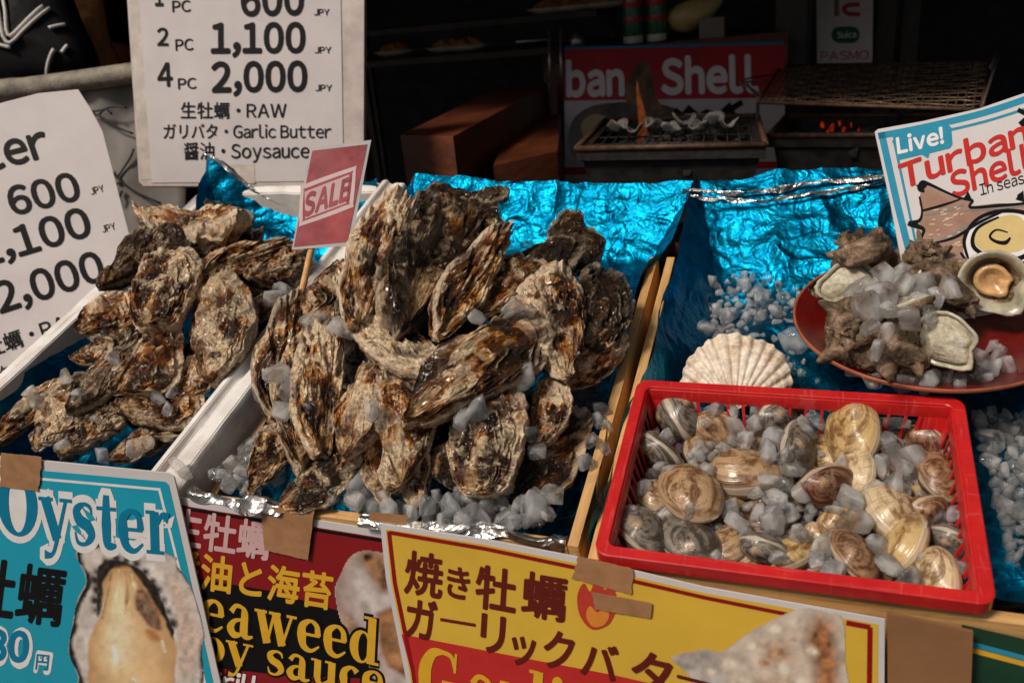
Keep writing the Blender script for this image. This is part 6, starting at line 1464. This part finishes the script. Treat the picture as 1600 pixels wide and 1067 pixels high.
coal(cen1, in1, z1, 24, "black charcoal lump in the grill with the flame"); coal(cen2, in2, z2, 24, "black charcoal lump in the grill under the net")
me_e = ICE_ME[4].copy(); me_e.name = "ember"; me_e.materials.clear(); me_e.materials.append(M_EMB)
for (x, y, s) in ((1285, 196, .012), (1300, 200, .014), (1318, 203, .010), (1333, 212, .012), (1294, 206, .010), (1330, 196, .008), (1312, 193, .008), (1342, 203, .007)):
    p = on_z(x, y, z2 - .012); o = bpy.data.objects.new("ember", me_e); COL.objects.link(o); o.location = p; o.scale = (s * 1.4, s, s * .8); o.rotation_euler = (x, y, s * 99); tag(o, "small red glowing ember in the grill under the net", "ember", "embers in the grill")
p = on_z(1000, 214, z1 - .01); m = MB(); fl = []
hgt = .14
for i in range(9):
    t = i / 8; fl.append(p + AZ * (hgt * t - .02) + RT * (.006 * math.sin(t * 5) + .004 * t))
m.tube(fl, [.008, .010, .011, .0095, .0085, .0065, .005, .003, .0006], 12); tag(m.build("flame", M_FLAME, smooth=True), "small orange flame rising from the left grill", "flame")
# pale half shells grilling
M_ASH = mat_shell("ashy_shell", [(.3, (.03, .027, .025)), (.5, (.11, .10, .095)), (.7, (.30, .28, .26))], 9, .6, .003)
for i, (x, y, w) in enumerate(((966, 208, 26), (990, 212, 24), (1022, 206, 26), (1048, 210, 24), (1070, 200, 28), (1094, 208, 26), (1116, 198, 28), (1138, 204, 24))):
    c = on_z(x, y, z1 + .008); s = w / depth_px(c); m = MB(); V = []
    for ii in range(8):
        f = ii / 7
        for j in range(20):
            a = 2 * math.pi * j / 20; rr_ = s * .62 * f * (1 + .18 * math.sin(a * 3 + i)); V.append(c + RT * rr_ * math.cos(a) + nz(np.cross(AZ, RT)) * rr_ * .8 * math.sin(a) + AZ * (s * .55 * f * f * (1 + .5 * math.sin(a * 2 + i * 2)) ))
    m.add(V, [tuple(t) for t in grid_quads(8, 20, True)]); o = m.build("half_shell", M_ASH, smooth=True); mdd = o.modifiers.new("thick", 'SOLIDIFY'); mdd.thickness = .002
    tag(o, "pale half shell grilling in a row on the grill with the flame", "shell", "half shells on the left grill")
m = MB(); a_ = in1
for i in range(15):
    u = i / 14; m.tube([a_[0] * (1 - u) + a_[1] * u + AZ * .002, a_[3] * (1 - u) + a_[2] * u + AZ * .002], .0018, 6)
for v in (.1, .35, .65, .9): m.tube([a_[0] * (1 - v) + a_[3] * v, a_[1] * (1 - v) + a_[2] * v], .0022, 6)
put(m.build("grate", M_IRON, smooth=True), g1)
# the wire net over the second grill
r = thing("grill_net", dep(1370, 170, 1.84), "rusty wire grill net with two bent wire handles above the second grill", "grill net")
zn = z2 + .085
nc = [on_z(*p, zn) for p in ((1184, 160), (1534, 172), (1546, 98), (1220, 104))]
M_NET = plain("net_wire", (.22, .14, .09), .45, metal=.6, mottle=.5, mscale=30)
for nm, cnt, A_, B_, C_, D_ in (("net_wires", 30, 0, 1, 3, 2), ("cross_wires", 14, 0, 3, 1, 2)):
    m = MB()
    for i in range(cnt + 1):
        u = i / cnt; p, q_ = nc[A_] * (1 - u) + nc[B_] * u, nc[C_] * (1 - u) + nc[D_] * u
        m.tube([p * (1 - t) + q_ * t + AZ * (.0022 * math.sin(t * 30 + i * math.pi) + .010 * math.sin(math.pi * t) * math.sin(math.pi * u) * -1) for t in np.linspace(0, 1, 13)], .0017, 5)
    put(m.build(nm, M_NET, smooth=True), r)
m = MB()
for i in range(4): m.tube([nc[i], nc[(i + 1) % 4]], .004, 8)
put(m.build("net_frame", M_RUST, smooth=True), r)
dz_ = AZ * .0
for pts in ([(1206, 128), (1156, 131), (1192, 150)], [(1212, 116), (1162, 127), (1186, 156)]):
    m = MB(); m.tube([on_z(*pts[0], zn), on_z(*pts[1], zn) + AZ * .004, on_z(*pts[2], zn)], .0022, 6); put(m.build("handle", M_STEEL, smooth=True), r)
for dx in (0, 5):
    m = MB(); m.tube(np.array([nc[2] * .8 + nc[1] * .2 + RT * dx * .001, nc[2] * .9 + nc[1] * .1 + AZ * .03 + RT * .012, nc[2] * .5 + nc[1] * .5 + AZ * .045 + RT * (.014 + dx * .001), nc[1] * .85 + nc[2] * .15 + AZ * .02 + RT * .006, nc[1] * .95 + nc[2] * .05]), .0020, 6)
    put(m.build("handle", M_STEEL, smooth=True), r)
for q_ in nc:
    m = MB(); m.tube([q_, np.array([q_[0], q_[1], z2 - .02])], .004, 6); put(m.build("leg", M_IRON), r)
# table under the grills
gm = (cen1 + cen2) / 2; ux = nz(np.array([*(cen2 - cen1)[:2], 0])); uy = np.array([-ux[1], ux[0], 0]); zt_ = min(z1 - .16, z2 - .20) 
m = MB(); k = [gm - ux * .62 - uy * .26, gm + ux * .62 - uy * .26, gm + ux * .62 + uy * .28, gm - ux * .62 + uy * .28]
for q_ in k: q_[2] = zt_
m.hexa([np.array([*q_[:2], .0605]) for q_ in k] + k); tag(m.build("grill_table", M_DARK2), "dark table carrying both charcoal grills", "table")
m = MB(); q_ = np.array([*(cen1[:2]), 0]); m.box(q_[0] - .1, q_[0] + .1, q_[1] - .06, q_[1] + .06, zt_ + .0005, z1 - .1605); put(m.build("stand", M_IRON), g1)
if z2 - .2005 > zt_ + .002:
    m = MB(); q_ = np.array([*(cen2[:2]), 0]); m.box(q_[0] - .1, q_[0] + .1, q_[1] - .06, q_[1] + .06, zt_ + .0005, z2 - .2005); put(m.build("stand", M_IRON), g2)
# shelf with grilled food far behind
M_FOOD = plain("browned_food", (.46, .20, .07), .5, mottle=.5, mscale=40); M_DISH = plain("pale_dish", (.50, .44, .36), .4)
for sh, (y, d, items) in enumerate(((86, 2.9, ((618, 80), (700, 74), (732, 72))), (38, 3.0, ((748, 32), (806, 26), (846, 24))))):
    p = dep(680, y, d); m = MB(); m.box(p[0] - .42, p[0] + .62, p[1] - .10, p[1] + .22, p[2] - .02, p[2]); 
    s = tag(m.build("shelf", M_DARK2), "dark shelf of grilled food in the gloom, " + ("lower one" if sh == 0 else "upper one"), "shelf")
    for xx in (-.40, .60):
        m = MB(); m.box(p[0] + xx - .012, p[0] + xx + .012, p[1] + .19, p[1] + .214, .0605, p[2] - .0205); put(m.build("support", M_DARK2), s)
    for i, (x, yy) in enumerate(items):
        q_ = on_z(x, yy + 8, p[2]); q_[1] = max(q_[1], p[1] - .05); rr_ = thing("food_dish", q_, ("browned food in a pale dish, %s on the %s dark shelf" % (("left", "middle", "right")[i], ("lower", "upper")[sh])), "dish", "dishes on the dark shelves")
        V = [q_ + np.array([a_ * math.cos(2 * math.pi * j / 20), a_ * .7 * math.sin(2 * math.pi * j / 20), z_]) for a_, z_ in ((0, .001), (.05, .001), (.085, .018), (.083, .020), (.05, .004), (0, .004)) for j in range(20)]
        m = MB(); m.add(V, [tuple(t) for t in grid_quads(6, 20, True)]); put(m.build("dish", M_DISH, smooth=True), rr_)
        V = []
        for ii in range(8):
            t = math.pi / 2 * ii / 7
            for j in range(20): V.append(q_ + np.array([.066 * math.cos(t) * math.cos(2 * math.pi * j / 20), .046 * math.cos(t) * math.sin(2 * math.pi * j / 20), .008 + .03 * math.sin(t) * (1 + .3 * math.sin(j * 1.3 + i))]))
        m = MB(); m.add(V, [tuple(t) for t in grid_quads(8, 20, True)]); put(m.build("food", M_FOOD, smooth=True), rr_)
m = MB(); 
for px in (858, 876): m.tube([dep(px, 45, 2.3), dep(px + 1, 130, 2.3)], .005, 8)
m.tube([dep(806, 66, 2.3), dep(862, 62, 2.3)], .004, 8); m.tube([dep(858, 130, 2.3), np.array([*dep(858, 130, 2.3)[:2], .061])], .006, 8)
tag(m.build("steel_rack", M_STEEL, smooth=True), "thin steel rack bars left of the red banner", "rack")
